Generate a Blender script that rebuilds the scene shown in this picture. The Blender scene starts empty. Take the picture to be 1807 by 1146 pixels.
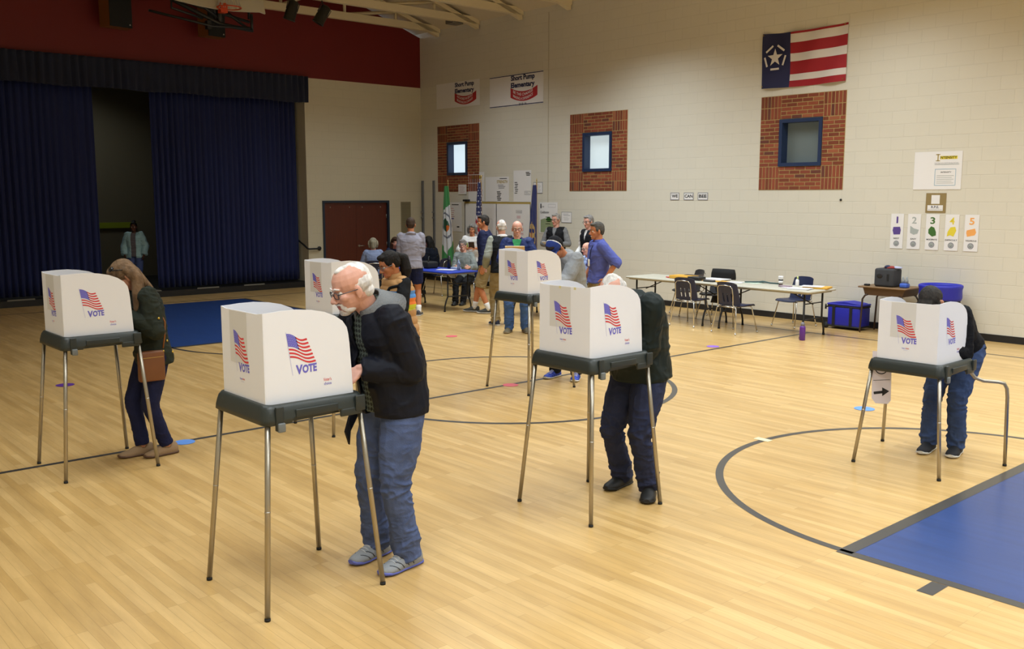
import bpy, bmesh, math, random
import numpy as np
from mathutils import Vector, Matrix, Euler
R = math.radians
rng = random.Random(7)
scn = bpy.context.scene
C = scn.collection
# ---------------------------------------------------------------- camera, light, exposure
CAM_H = 2.15
cam = bpy.data.cameras.new('camera'); cam_o = bpy.data.objects.new('camera', cam); C.objects.link(cam_o)
cam.sensor_width = 36.0; cam.lens = 1668.6 / 1807 * 36.0; cam.clip_end = 100
cam_o.location = (0, 0, CAM_H); cam_o.rotation_euler = (R(90 - 7.74), 0, R(-41.4))
scn.camera = cam_o
scn.view_settings.view_transform = 'Standard'; scn.view_settings.look = 'None'
scn.view_settings.gamma = 1.0; scn.view_settings.use_curve_mapping = False
scn.view_settings.exposure = 0.0
scn.cycles.use_denoising = True
scn.cycles.max_bounces = 6; scn.cycles.diffuse_bounces = 4
w = bpy.data.worlds.new('world'); scn.world = w; w.use_nodes = True
w.node_tree.nodes['Background'].inputs[0].default_value = (0.75, 0.87, 1.0, 1)
w.node_tree.nodes['Background'].inputs[1].default_value = 1.6
def lamp(x, y, z, p, sx=1.2, sy=1.2, col=(0.88, 0.96, 1.0), spread=132, rx=0, ry=0):
    l = bpy.data.lights.new('ceiling_or_fill_lamp', 'AREA'); l.shape = 'RECTANGLE'; l.size = sx; l.size_y = sy
    l.energy = p; l.color = col; l.spread = R(spread)
    o = bpy.data.objects.new('ceiling_or_fill_lamp', l); C.objects.link(o); o.location = (x, y, z); o.rotation_euler = (R(rx), R(ry), 0)
    return o
# the gymnasium's high bay lamps, hung between the trusses; few and weak towards the stage, the last one an added fill
for (x, y, p) in [(1.5, -1.5, 470), (5.5, -1.5, 480), (9.5, -1.5, 430), (12.6, -1.5, 380),
                  (1.5, 3.0, 310), (5.5, 3.0, 260), (9.5, 3.0, 300), (12.2, 3.0, 330),
                  (1.5, 7.5, 210), (5.5, 7.5, 240), (9.5, 7.5, 300), (12.2, 7.5, 330),
                  (9.5, 12.0, 330), (12.0, 12.0, 400), (5.5, 12.0, 140), (11.8, 16.2, 190), (6.5, 16.0, 45)]:  # last entry is a fill added to lift the girl and the curtains
    lamp(x, y, 5.75, p * 0.33, 2.0, 2.0)

lamp(7.2, 22.6, 5.2, 16, 1.0, 1.0)   # unseen lamp added to brighten the backstage and the girl

# ---------------------------------------------------------------- materials
def lin(c):
    if isinstance(c, str):
        c = [int(c[i:i+2], 16) / 255 for i in (0, 2, 4)]
    return tuple(((x / 12.92) if x <= 0.04045 else ((x + 0.055) / 1.055) ** 2.4) for x in c[:3])
M = {}
def mat(name, col, rough=0.6, metal=0.0, var=0.0, vscale=8.0, bump=0.0, bscale=60.0, sheen=0.0, coat=0.0, spec=None, emit=0.0, trans=0.0, stretch=(1, 1, 1)):
    if name in M: return M[name]
    m = bpy.data.materials.new(name); m.use_nodes = True; M[name] = m
    nt = m.node_tree; b = nt.nodes['Principled BSDF']
    c = lin(col); b.inputs['Base Color'].default_value = (*c, 1)
    b.inputs['Roughness'].default_value = rough; b.inputs['Metallic'].default_value = metal
    if sheen: b.inputs['Sheen Weight'].default_value = sheen
    if coat: b.inputs['Coat Weight'].default_value = coat; b.inputs['Coat Roughness'].default_value = 0.2
    if spec is not None: b.inputs['Specular IOR Level'].default_value = spec
    if emit: b.inputs['Emission Color'].default_value = (*c, 1); b.inputs['Emission Strength'].default_value = emit
    if trans: b.inputs['Transmission Weight'].default_value = trans
    tc = mp = None
    if var or bump:
        tc = nt.nodes.new('ShaderNodeTexCoord'); mp = nt.nodes.new('ShaderNodeMapping'); mp.inputs['Scale'].default_value = stretch
        nt.links.new(tc.outputs['Object'], mp.inputs[0])
    if var:
        n = nt.nodes.new('ShaderNodeTexNoise'); n.inputs['Scale'].default_value = vscale; n.inputs['Detail'].default_value = 4
        r = nt.nodes.new('ShaderNodeValToRGB')
        r.color_ramp.elements[0].position = 0.3; r.color_ramp.elements[1].position = 0.7
        r.color_ramp.elements[0].color = (*[x * (1 - var) for x in c], 1); r.color_ramp.elements[1].color = (*[min(1, x * (1 + var)) for x in c], 1)
        nt.links.new(mp.outputs[0], n.inputs['Vector']); nt.links.new(n.outputs['Fac'], r.inputs[0]); nt.links.new(r.outputs[0], b.inputs['Base Color'])
    if bump:
        n = nt.nodes.new('ShaderNodeTexNoise'); n.inputs['Scale'].default_value = bscale; n.inputs['Detail'].default_value = 3
        k = nt.nodes.new('ShaderNodeBump'); k.inputs['Strength'].default_value = bump; k.inputs['Distance'].default_value = 0.01
        nt.links.new(mp.outputs[0], n.inputs['Vector']); nt.links.new(n.outputs['Fac'], k.inputs['Height']); nt.links.new(k.outputs[0], b.inputs['Normal'])
    return m

def floor_mat():
    m = bpy.data.materials.new('maple_strip_floor'); m.use_nodes = True; nt = m.node_tree; b = nt.nodes['Principled BSDF']
    N = nt.nodes.new; L = nt.links.new
    g = N('ShaderNodeNewGeometry'); sx = N('ShaderNodeSeparateXYZ'); L(g.outputs['Position'], sx.inputs[0])
    cb = N('ShaderNodeCombineXYZ'); L(sx.outputs[1], cb.inputs[0]); L(sx.outputs[0], cb.inputs[1])
    br = N('ShaderNodeTexBrick'); br.inputs['Scale'].default_value = 1; br.inputs['Brick Width'].default_value = 0.95; br.inputs['Row Height'].default_value = 0.057
    br.inputs['Mortar Size'].default_value = 0.0012; br.inputs['Mortar Smooth'].default_value = 0.5; br.inputs['Bias'].default_value = 0.0; br.offset = 0.37; br.offset_frequency = 3
    br.inputs['Color1'].default_value = (*lin('d6b47a'), 1); br.inputs['Color2'].default_value = (*lin('c5a165'), 1); br.inputs['Mortar'].default_value = (*lin('ab8c58'), 1)
    L(cb.outputs[0], br.inputs['Vector'])
    mp = N('ShaderNodeMapping'); mp.inputs['Scale'].default_value = (9, 0.9, 1); L(g.outputs['Position'], mp.inputs[0])
    n = N('ShaderNodeTexNoise'); n.inputs['Scale'].default_value = 1.0; n.inputs['Detail'].default_value = 6; n.inputs['Roughness'].default_value = 0.65; L(mp.outputs[0], n.inputs['Vector'])
    r = N('ShaderNodeValToRGB'); r.color_ramp.elements[0].position = 0.3; r.color_ramp.elements[1].position = 0.72
    r.color_ramp.elements[0].color = (0.78, 0.74, 0.66, 1); r.color_ramp.elements[1].color = (1.10, 1.08, 1.03, 1); L(n.outputs['Fac'], r.inputs[0])
    mx = N('ShaderNodeMix'); mx.data_type = 'RGBA'; mx.blend_type = 'MULTIPLY'; mx.inputs[0].default_value = 1
    L(br.outputs['Color'], mx.inputs[6]); L(r.outputs[0], mx.inputs[7]); L(mx.outputs[2], b.inputs['Base Color'])
    b.inputs['Roughness'].default_value = 0.38; b.inputs['Coat Weight'].default_value = 0.35; b.inputs['Coat Roughness'].default_value = 0.16
    return m

def block_mat(name, col, axis, z0=0.04, rough=0.62, line=0.93):
    """painted concrete block: 0.40 x 0.2018 m courses, faint joints"""
    m = bpy.data.materials.new(name); m.use_nodes = True; nt = m.node_tree; b = nt.nodes['Principled BSDF']
    N = nt.nodes.new; L = nt.links.new; c = lin(col)
    g = N('ShaderNodeNewGeometry'); sx = N('ShaderNodeSeparateXYZ'); L(g.outputs['Position'], sx.inputs[0])
    ad = N('ShaderNodeMath'); ad.operation = 'SUBTRACT'; ad.inputs[1].default_value = z0; L(sx.outputs[2], ad.inputs[0])
    cb = N('ShaderNodeCombineXYZ'); L(sx.outputs[axis], cb.inputs[0]); L(ad.outputs[0], cb.inputs[1])
    br = N('ShaderNodeTexBrick'); br.inputs['Scale'].default_value = 1; br.inputs['Brick Width'].default_value = 0.4036; br.inputs['Row Height'].default_value = 0.2018
    br.inputs['Mortar Size'].default_value = 0.006; br.inputs['Mortar Smooth'].default_value = 0.6
    br.inputs['Color1'].default_value = (*c, 1); br.inputs['Color2'].default_value = (*[x * 0.985 for x in c], 1); br.inputs['Mortar'].default_value = (*[x * line for x in c], 1)
    L(cb.outputs[0], br.inputs['Vector']); L(br.outputs['Color'], b.inputs['Base Color'])
    n = N('ShaderNodeTexNoise'); n.inputs['Scale'].default_value = 45; L(g.outputs['Position'], n.inputs['Vector'])
    h = N('ShaderNodeMath'); h.operation = 'MULTIPLY_ADD'; h.inputs[1].default_value = 0.15; L(n.outputs['Fac'], h.inputs[0])
    iv = N('ShaderNodeMath'); iv.operation = 'SUBTRACT'; iv.inputs[0].default_value = 1; L(br.outputs['Fac'], iv.inputs[1]); L(iv.outputs[0], h.inputs[2])
    k = N('ShaderNodeBump'); k.inputs['Strength'].default_value = 0.35; k.inputs['Distance'].default_value = 0.006; L(h.outputs[0], k.inputs['Height']); L(k.outputs[0], b.inputs['Normal'])
    b.inputs['Roughness'].default_value = rough
    return m

# ---------------------------------------------------------------- mesh helpers
class MB:
    def __init__(s): s.v = []; s.f = []; s.m = []; s.sm = []
    def add(s, v, f, mi=0, smooth=False):
        o = len(s.v); s.v += [tuple(map(float, p)) for p in v]; s.f += [tuple(o + i for i in q) for q in f]; s.m += [mi] * len(f); s.sm += [smooth] * len(f); return s
    def box(s, lo, hi, mi=0, mtx=None):
        x0, y0, z0 = lo; x1, y1, z1 = hi
        v = [(x0,y0,z0),(x1,y0,z0),(x1,y1,z0),(x0,y1,z0),(x0,y0,z1),(x1,y0,z1),(x1,y1,z1),(x0,y1,z1)]
        if mtx is not None: v = [mtx @ Vector(p) for p in v]
        return s.add(v, [(0,3,2,1),(4,5,6,7),(0,1,5,4),(1,2,6,5),(2,3,7,6),(3,0,4,7)], mi)
    def bbox(s, lo, hi, r=0.01, mi=0, mtx=None, seg=3):
        """box with rounded vertical edges and softened top and bottom"""
        x0, y0, z0 = lo; x1, y1, z1 = hi; r = min(r, (x1-x0)/2.01, (y1-y0)/2.01, (z1-z0)/2.01)
        def rr(ins, z):
            out = []
            rad = max(r - ins, 1e-4)
            for (cx, cy, a0) in ((x1-r, y1-r, 0), (x0+r, y1-r, 90), (x0+r, y0+r, 180), (x1-r, y0+r, 270)):
                for k in range(seg + 1):
                    a = R(a0 + 90 * k / seg); out.append((cx + rad * math.cos(a), cy + rad * math.sin(a), z))
            return out
        rings = []
        for k in range(seg + 1):
            a = R(90 * k / seg); rings.append(rr(r * (1 - math.sin(a)), z0 + r * (1 - math.cos(a))))
        for k in range(seg + 1):
            a = R(90 * k / seg); rings.append(rr(r * (1 - math.cos(a)), z1 - r * (1 - math.sin(a))))
        return s.loft(rings, mi, mtx=mtx)
    def loft(s, rings, mi=0, caps=True, closed=True, smooth=True, mtx=None, loop=False):
        n = len(rings[0]); v = [p for r in rings for p in r]; f = []
        if mtx is not None: v = [mtx @ Vector(p) for p in v]
        m = len(rings)
        for i in range(m if loop else m - 1):
            a = i * n; b = ((i + 1) % m) * n
            for j in range(n if closed else n - 1):
                k = (j + 1) % n; f.append((a + j, a + k, b + k, b + j))
        s.add(v, f, mi, smooth)
        if caps and closed and not loop:
            o = len(s.v) - len(v)
            s.f.append(tuple(o + j for j in reversed(range(n)))); s.m.append(mi); s.sm.append(False)
            s.f.append(tuple(o + (m - 1) * n + j for j in range(n))); s.m.append(mi); s.sm.append(False)
        return s
    def tube(s, pts, r, mi=0, n=10, caps=True, loop=False):
        pts = [Vector(p) for p in pts]; rings = []; up = None; m = len(pts)
        for i, p in enumerate(pts):
            if loop: t = (pts[(i+1) % m] - pts[i-1])
            else: t = pts[min(i+1, m-1)] - pts[max(i-1, 0)]
            t.normalize()
            if up is None:
                up = Vector((0,0,1)) if abs(t.z) < 0.9 else Vector((1,0,0))
            a = t.cross(up)
            if a.length < 1e-6: a = t.orthogonal()
            a.normalize(); b = a.cross(t).normalized(); up = b
            rad = r[i] if isinstance(r, (list, tuple)) else r
            rings.append([p + (a * math.cos(2*math.pi*k/n) + b * math.sin(2*math.pi*k/n)) * rad for k in range(n)])
        return s.loft(rings, mi, caps=caps, loop=loop)
    def lathe(s, c, prof, mi=0, n=20, mtx=None):
        rings = [[(c[0] + r*math.cos(2*math.pi*k/n), c[1] + r*math.sin(2*math.pi*k/n), c[2] + z) for k in range(n)] for (r, z) in prof]
        return s.loft(rings, mi, mtx=mtx)
    def ell(s, c, r, mi=0, rot=None, nu=16, nv=10):
        rings = []; c = Vector(c)
        for i in range(nv + 1):
            a = math.pi * (i / nv) * 0.996 + 0.006 - math.pi/2
            ring = []
            for k in range(nu):
                b = 2*math.pi*k/nu; p = Vector((r[0]*math.cos(a)*math.cos(b), r[1]*math.cos(a)*math.sin(b), r[2]*math.sin(a)))
                if rot is not None: p = rot @ p
                ring.append(c + p)
            rings.append(ring)
        return s.loft(rings, mi)
    def poly(s, pts, mi=0): return s.add(pts, [tuple(range(len(pts)))], mi)
    def prism(s, pts, vec, mi=0):
        """closed outline (3D points, planar) extruded by vec"""
        n = len(pts); vec = Vector(vec); v = [Vector(p) for p in pts] + [Vector(p) + vec for p in pts]
        f = [tuple(reversed(range(n))), tuple(range(n, 2*n))] + [(i, (i+1) % n, n + (i+1) % n, n + i) for i in range(n)]
        return s.add(v, f, mi)
    def build(s, name, mats, parent=None, loc=None, recalc=True):
        me = bpy.data.meshes.new(name); me.from_pydata(s.v, [], s.f)
        if not isinstance(mats, (list, tuple)): mats = [mats]
        for m in mats: me.materials.append(m)
        me.polygons.foreach_set('material_index', s.m); me.polygons.foreach_set('use_smooth', s.sm)
        me.update()
        if recalc:
            b = bmesh.new(); b.from_mesh(me); bmesh.ops.recalc_face_normals(b, faces=b.faces); b.to_mesh(me); b.free()
        o = bpy.data.objects.new(name, me); C.objects.link(o)
        if parent is not None: o.parent = parent
        if loc is not None: o.location = loc
        return o
def tag(o, label=None, cat=None, group=None, kind=None):
    if label: o['label'] = label
    if cat: o['category'] = cat
    if group: o['group'] = group
    if kind: o['kind'] = kind
    return o
def thing(name, label, cat, loc=(0,0,0), rz=0, group=None):
    o = bpy.data.objects.new(name, None); C.objects.link(o); o.location = loc; o.rotation_euler = (0, 0, R(rz)); o.empty_display_size = 0.1
    return tag(o, label, cat, group)
def copy_tree(o, parent=None, loc=None, rz=None, label=None):
    c = o.copy(); C.objects.link(c)
    if parent is not None: c.parent = parent
    if loc is not None: c.location = loc
    if rz is not None: c.rotation_euler = (0, 0, R(rz))
    if label: c['label'] = label
    for ch in [x for x in C.objects if x.parent == o]: copy_tree(ch, c)
    return c
_tc = {}
def text_polys(s, bold=0.0):
    k = (s, bold)
    if k not in _tc:
        cu = bpy.data.curves.new('t', 'FONT'); cu.body = s; cu.size = 1; cu.offset = bold; cu.resolution_u = 3
        ob = bpy.data.objects.new('t', cu); me = bpy.data.meshes.new_from_object(ob)
        v = np.array([tuple(p.co) for p in me.vertices]); f = [tuple(p.vertices) for p in me.polygons]
        lo = v.min(0); hi = v.max(0); v = (v - lo) / np.maximum(hi - lo, 1e-6)
        bpy.data.objects.remove(ob); bpy.data.curves.remove(cu); bpy.data.meshes.remove(me); _tc[k] = (v, f)
    return _tc[k]
class Plane:
    """flat artwork laid out in metres on a plane: point(u, v, h) = o + u*U + v*V + h*N"""
    def __init__(s, mb, o, U, V): s.mb = mb; s.o = Vector(o); s.U = Vector(U).normalized(); s.V = Vector(V).normalized(); s.N = s.U.cross(s.V)
    def p(s, u, v, h=0.0): return s.o + s.U*u + s.V*v + s.N*h
    def rect(s, u0, v0, u1, v1, mi, h=0.002): s.mb.poly([s.p(u0,v0,h), s.p(u1,v0,h), s.p(u1,v1,h), s.p(u0,v1,h)], mi)
    def board(s, u0, v0, u1, v1, mi, t=0.002): s.mb.prism([s.p(u0,v0), s.p(u1,v0), s.p(u1,v1), s.p(u0,v1)], s.N*t, mi)
    def frame(s, u0, v0, u1, v1, w, mi, h=0.002):
        s.rect(u0,v0,u1,v0+w,mi,h); s.rect(u0,v1-w,u1,v1,mi,h); s.rect(u0,v0+w,u0+w,v1-w,mi,h); s.rect(u1-w,v0+w,u1,v1-w,mi,h)
    def poly(s, pts, mi, h=0.002): s.mb.poly([s.p(u,v,h) for u, v in pts], mi)
    def disc(s, u, v, r, mi, h=0.002, ry=None, n=18): s.poly([(u + r*math.cos(2*math.pi*k/n), v + (ry or r)*math.sin(2*math.pi*k/n)) for k in range(n)], mi, h)
    def ring(s, u, v, r0, r1, mi, h=0.002, a0=0, a1=360, n=20):
        for k in range(n):
            a = R(a0 + (a1-a0)*k/n); b = R(a0 + (a1-a0)*(k+1)/n)
            s.poly([(u+r0*math.cos(a), v+r0*math.sin(a)), (u+r1*math.cos(a), v+r1*math.sin(a)), (u+r1*math.cos(b), v+r1*math.sin(b)), (u+r0*math.cos(b), v+r0*math.sin(b))], mi, h)
    def line(s, a, b, w, mi, h=0.002):
        d = Vector((b[0]-a[0], b[1]-a[1])); d.normalize(); n = Vector((-d.y, d.x))*w/2
        s.poly([(a[0]+n.x,a[1]+n.y),(b[0]+n.x,b[1]+n.y),(b[0]-n.x,b[1]-n.y),(a[0]-n.x,a[1]-n.y)][::-1], mi, h)
    def text(s, t, u, v, wd, ht, mi, h=0.003, bold=0.01, shear=0.0, warp=None):
        vv, ff = text_polys(t, bold)
        pts = []
        for x, y, _ in vv:
            uu = u + x*wd + y*shear*ht; v2 = v + y*ht
            if warp: v2 += warp(x)
            pts.append(s.p(uu, v2, h))
        s.mb.add(pts, ff, mi)

# colours used all over
WHITE = mat('white_paper', 'e9e7e6', 0.6); BLACK = mat('black_ink', '17171a', 0.6); NAVY = mat('navy_ink', '1d2450', 0.6)
RED = mat('red_ink', 'b3262b', 0.6); REDD = mat('crimson_cloth', '9c1c26', 0.7)
CHROME = mat('chrome', 'c9c7c2', 0.22, 1.0); STEEL = mat('brushed_steel', 'b4b1aa', 0.28, 1.0)
BLK_METAL = mat('black_metal', '18191b', 0.45); BLK_RUB = mat('black_rubber', '101010', 0.7)
# ---------------------------------------------------------------- the room
XW = 14.6; YS = 20.1; XL = -0.6; YN = -4.0
CREAM = block_mat('cream_block_right', 'd8d3c4', 1); CREAM_B = block_mat('cream_block_back', 'cfc7ae', 0)
mb = MB(); mb.box((XL-.3, YN-.3, -0.2), (XW+.3, YS, 0)); floor = mb.build('floor', floor_mat()); tag(floor, kind='structure')
LINE = mat('black_court_paint', '3c3a37', 0.4, coat=0.3); BLUEP = mat('blue_court_paint', '213f78', 0.38, coat=0.3, var=0.12, vscale=1.5, stretch=(9, 0.9, 1))
def fl_line(pts, w, z=0.0015, mi=0, closed=False):
    b = MB(); P = [Vector((*p, z)) for p in pts]; n = len(P)
    for i in range(n if closed else n-1):
        a = P[i]; c = P[(i+1) % n]; d = (c-a).normalized(); nn = Vector((-d.y, d.x, 0))*w/2; e = d*w*0.0
        b.poly([a-nn-e, c-nn+e, c+nn+e, a+nn-e], mi)
    return b
def arc(cx, cy, r, a0, a1, n=72): return [(cx + r*math.cos(R(a0+(a1-a0)*k/n)), cy + r*math.sin(R(a0+(a1-a0)*k/n))) for k in range(n+1)]
CX = 7.04
def ring_part(cx, cy, r, a0, a1, w=0.06):
    b = MB(); A = arc(cx, cy, r-w/2, a0, a1); Bq = arc(cx, cy, r+w/2, a0, a1)
    for i in range(len(A)-1): b.poly([(*A[i], .0016), (*Bq[i], .0016), (*Bq[i+1], .0016), (*A[i+1], .0016)])
    return b.build('court_line', LINE, floor)
ring_part(CX, 8.05, 1.89, 0, 360)
ring_part(CX+.01, 2.80, 1.86, 0, 180); ring_part(CX, 13.26, 1.86, 180, 360)
fl_line([(0.3, 8.03), (13.38, 8.03)], 0.055).build('court_line', LINE, floor)
fl_line([(13.38, -3.2), (13.38, 18.9)], 0.05).build('court_line', LINE, floor)
fl_line([(0.3, 18.95), (13.38, 18.95)], 0.05).build('court_line', LINE, floor)
for (y0, y1) in ((2.80, -3.2), (13.22, 18.7)):
    s = 1 if y1 > y0 else -1
    b = MB(); xa, xb = 5.21, 8.87; ya, yb = sorted((y0 + s*0.04, y1)); b.poly([(xa, ya, .001), (xb, ya, .001), (xb, yb, .001), (xa, yb, .001)]); b.build('painted_key', BLUEP, floor)
    fl_line([(5.17, y0), (8.91, y0)], 0.09, .0018).build('court_line', LINE, floor)
    fl_line([(5.17, y1), (5.17, y0-s*.04)], 0.07, .0018).build('court_line', LINE, floor)
    fl_line([(8.91, y0-s*.04), (8.91, y1)], 0.07, .0018).build('court_line', LINE, floor)
fl_line([(4.94, 2.20), (5.13, 2.20)], 0.09).build('court_line', LINE, floor)
fl_line([(4.94, 13.85), (5.13, 13.85)], 0.09).build('court_line', LINE, floor)
def spot(x, y, col, name, label, r=0.085):
    b = MB(); b.lathe((0,0,0), [(r, 0.0), (r, 0.002)], n=24)
    o = b.build('floor_spot', mat(name, col, 0.5), None, (x, y, 0.002)); tag(o, label, 'floor marker', 'round vinyl spots on the floor')
spot(3.20, 11.38, '5b2f8c', 'purple_vinyl', 'purple round vinyl spot seen between the legs of the leftmost booth', .1)
spot(3.20, 7.99, '5f92e0', 'blue_vinyl', 'light blue vinyl spot on the black line beside the tan ankle boots', .09)
spot(8.93, 4.70, '6f9fe8', 'blue_vinyl', 'light blue vinyl spot left of the low booth with the wheelchair sign', .1)
spot(7.03, 8.0, 'cf5560', 'red_vinyl', 'red vinyl spot in the middle of the centre circle line', .09)
spot(8.86, 11.46, 'cf5560', 'red_vinyl', 'red vinyl spot on bare floor near the check-in table', .09)
spot(11.07, 8.18, '8a62c8', 'lilac_vinyl', 'lilac vinyl spot on the halfway line before the grey tables', .09)
b = MB(); b.box((7.06, 4.60, .001), (7.14, 4.75, .003)); tag(b.build('tape_strip', mat('cream_tape', 'd8cfa8', .6)), 'short cream tape strip stuck across the key circle line', 'tape')

# right wall, with three window openings
ZT = 6.10; WINS = [(8.674, 9.50), (13.447, 14.276), (18.19, 18.985)]; WZ = (2.66, 3.468)
mb = MB(); ys = [YN] + [v for w_ in WINS for v in w_] + [YS+.3]
for i in range(0, len(ys), 2): mb.box((XW, ys[i], 0), (XW+.3, ys[i+1], ZT+.15))
for w_ in WINS:
    mb.box((XW, w_[0], 0), (XW+.3, w_[1], WZ[0])); mb.box((XW, w_[0], WZ[1]), (XW+.3, w_[1], ZT+.15))
wall_r = mb.build('wall_right', CREAM); tag(wall_r, kind='structure')
# control joint
b = MB(); b.box((XW-.004, 15.345, 0.1), (XW, 15.36, ZT)); b.build('control_joint', mat('joint_sealant', 'b7ad96', .8), wall_r)
# brick surrounds
BR = [mat('brick_red_%d' % i, c, .8, bump=.4, bscale=90) for i, c in enumerate(('83402a', '8e472d', '763922', '9a5838', '66362a'))]
MORT = mat('brick_mortar', 'b49a66', .9)
def brick_panel(y0, y1, z0, z1, wy0, wy1):
    b = MB(); x1 = XW; x0 = XW-.006
    for (a, c, d, e) in ((y0, wy0, z0, z1), (wy1, y1, z0, z1), (wy0, wy1, z0, WZ[0]), (wy0, wy1, WZ[1], z1)):
        b.box((x0, a, d), (x1, c, e), 5)
    j = .015; H_ = z1 - z0; cw = 0.405
    def brk(a, c, d, e):
        if a >= c or d >= e: return
        b.box((x0-.006, a+j/2, d+j/2), (x0, c-j/2, e-j/2), rng.choices(range(5), (5, 5, 4, 1, 1))[0])
    def course(a, c, d, e, k):
        L_ = 0.2025; p = a - (L_/2 if k % 2 else 0)
        while p < c:
            brk(max(a, p), min(c, p+L_), d, e); p += L_
    nrow = 24; rh = H_/nrow
    for k in range(nrow):
        d = z0 + k*rh; e = d + rh; mid = (d+e)/2
        rows_corner = k < 6 or k >= 18
        if rows_corner: course(y0+cw, y1-cw, d, e, k)
        else:
            for (a, c) in ((y0, wy0), (wy1, y1)): course(a, c, d, e, k)
    for zc in (z0, z0 + 3*rh, z0 + 18*rh, z0 + 21*rh):
        for yc in (y0, y1-cw):
            n = 6
            for i in range(n): brk(yc + cw*i/n, yc + cw*(i+1)/n, zc, zc + 3*rh)
    b.build('brick_surround', BR + [MORT], wall_r)
PANELS = [(8.262, 9.892), (13.032, 14.672), (17.738, 19.385)]
for (a, c), w_ in zip(PANELS, WINS): brick_panel(a, c, 2.257, 3.875, w_[0], w_[1])
# windows: deep blue frame, pane set back
BLUEF = mat('blue_window_paint', '1d2f52', .5)
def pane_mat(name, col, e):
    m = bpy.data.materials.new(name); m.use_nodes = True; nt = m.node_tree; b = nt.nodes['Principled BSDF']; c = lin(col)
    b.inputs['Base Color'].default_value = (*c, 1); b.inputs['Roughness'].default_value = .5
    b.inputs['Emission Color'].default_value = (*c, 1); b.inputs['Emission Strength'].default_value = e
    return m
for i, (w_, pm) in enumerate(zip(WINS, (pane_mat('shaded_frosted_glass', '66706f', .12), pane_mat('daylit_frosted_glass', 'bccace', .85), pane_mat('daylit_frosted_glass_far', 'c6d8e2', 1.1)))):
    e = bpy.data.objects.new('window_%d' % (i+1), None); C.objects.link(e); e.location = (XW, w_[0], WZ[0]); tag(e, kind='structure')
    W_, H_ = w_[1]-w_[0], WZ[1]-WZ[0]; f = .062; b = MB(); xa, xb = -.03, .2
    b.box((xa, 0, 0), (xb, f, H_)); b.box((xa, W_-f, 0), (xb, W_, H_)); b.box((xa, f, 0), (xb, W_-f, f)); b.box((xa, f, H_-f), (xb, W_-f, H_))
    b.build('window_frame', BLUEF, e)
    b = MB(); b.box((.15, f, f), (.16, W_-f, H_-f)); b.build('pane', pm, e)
# baseboards
BB = mat('black_baseboard', '1b1b1d', .5)
b = MB(); b.box((XW-.012, YN, 0), (XW, YS, .105)); tag(b.build('baseboard_right', BB), kind='structure')
b = MB(); b.box((11.29, YS-.012, 0), (11.63, YS, .105)); b.box((13.62, YS-.012, 0), (XW-.012, YS, .105)); tag(b.build('baseboard_back', BB), kind='structure')
# back wall (stage wall)
SX = 11.27
mb = MB(); mb.box((SX, YS, 0), (11.67, YS+.55, 4.88)); mb.box((13.575, YS, 0), (XW, YS+.3, 4.88)); mb.box((11.67, YS, 2.04), (13.575, YS+.3, 4.88)); mb.box((11.67, YS+.2, 0), (13.575, YS+.3, 2.04))
wall_b = mb.build('wall_back', CREAM_B); tag(wall_b, kind='structure')
PEAK = 7.0
def roofz(x): return 6.12 + (XW - x)*0.34 if x > PEAK else 6.12 + (x - XL)*0.34
mb = MB(); zp = roofz(PEAK+.001)
mb.prism([(XL, YS, 4.88), (XW, YS, 4.88), (XW, YS, roofz(XW)), (PEAK, YS, zp), (XL, YS, 6.12)], (0, .3, 0))
o = mb.build('red_band', mat('red_wall_paint', '6a0805', .6, var=.04, vscale=2), wall_b)
mb = MB(); mb.box((XL-.3, YN, 0), (XL, YS+.3, 6.2)); tag(mb.build('wall_left', CREAM), kind='structure')
mb = MB(); mb.box((XL, YN-.3, 0), (XW, YN, 4.9)); mb.prism([(XL, YN-.3, 4.9), (XW, YN-.3, 4.9), (XW, YN-.3, 6.12), (PEAK, YN-.3, zp), (XL, YN-.3, 6.12)], (0, .3, 0)); tag(mb.build('wall_front', CREAM), kind='structure')
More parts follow.
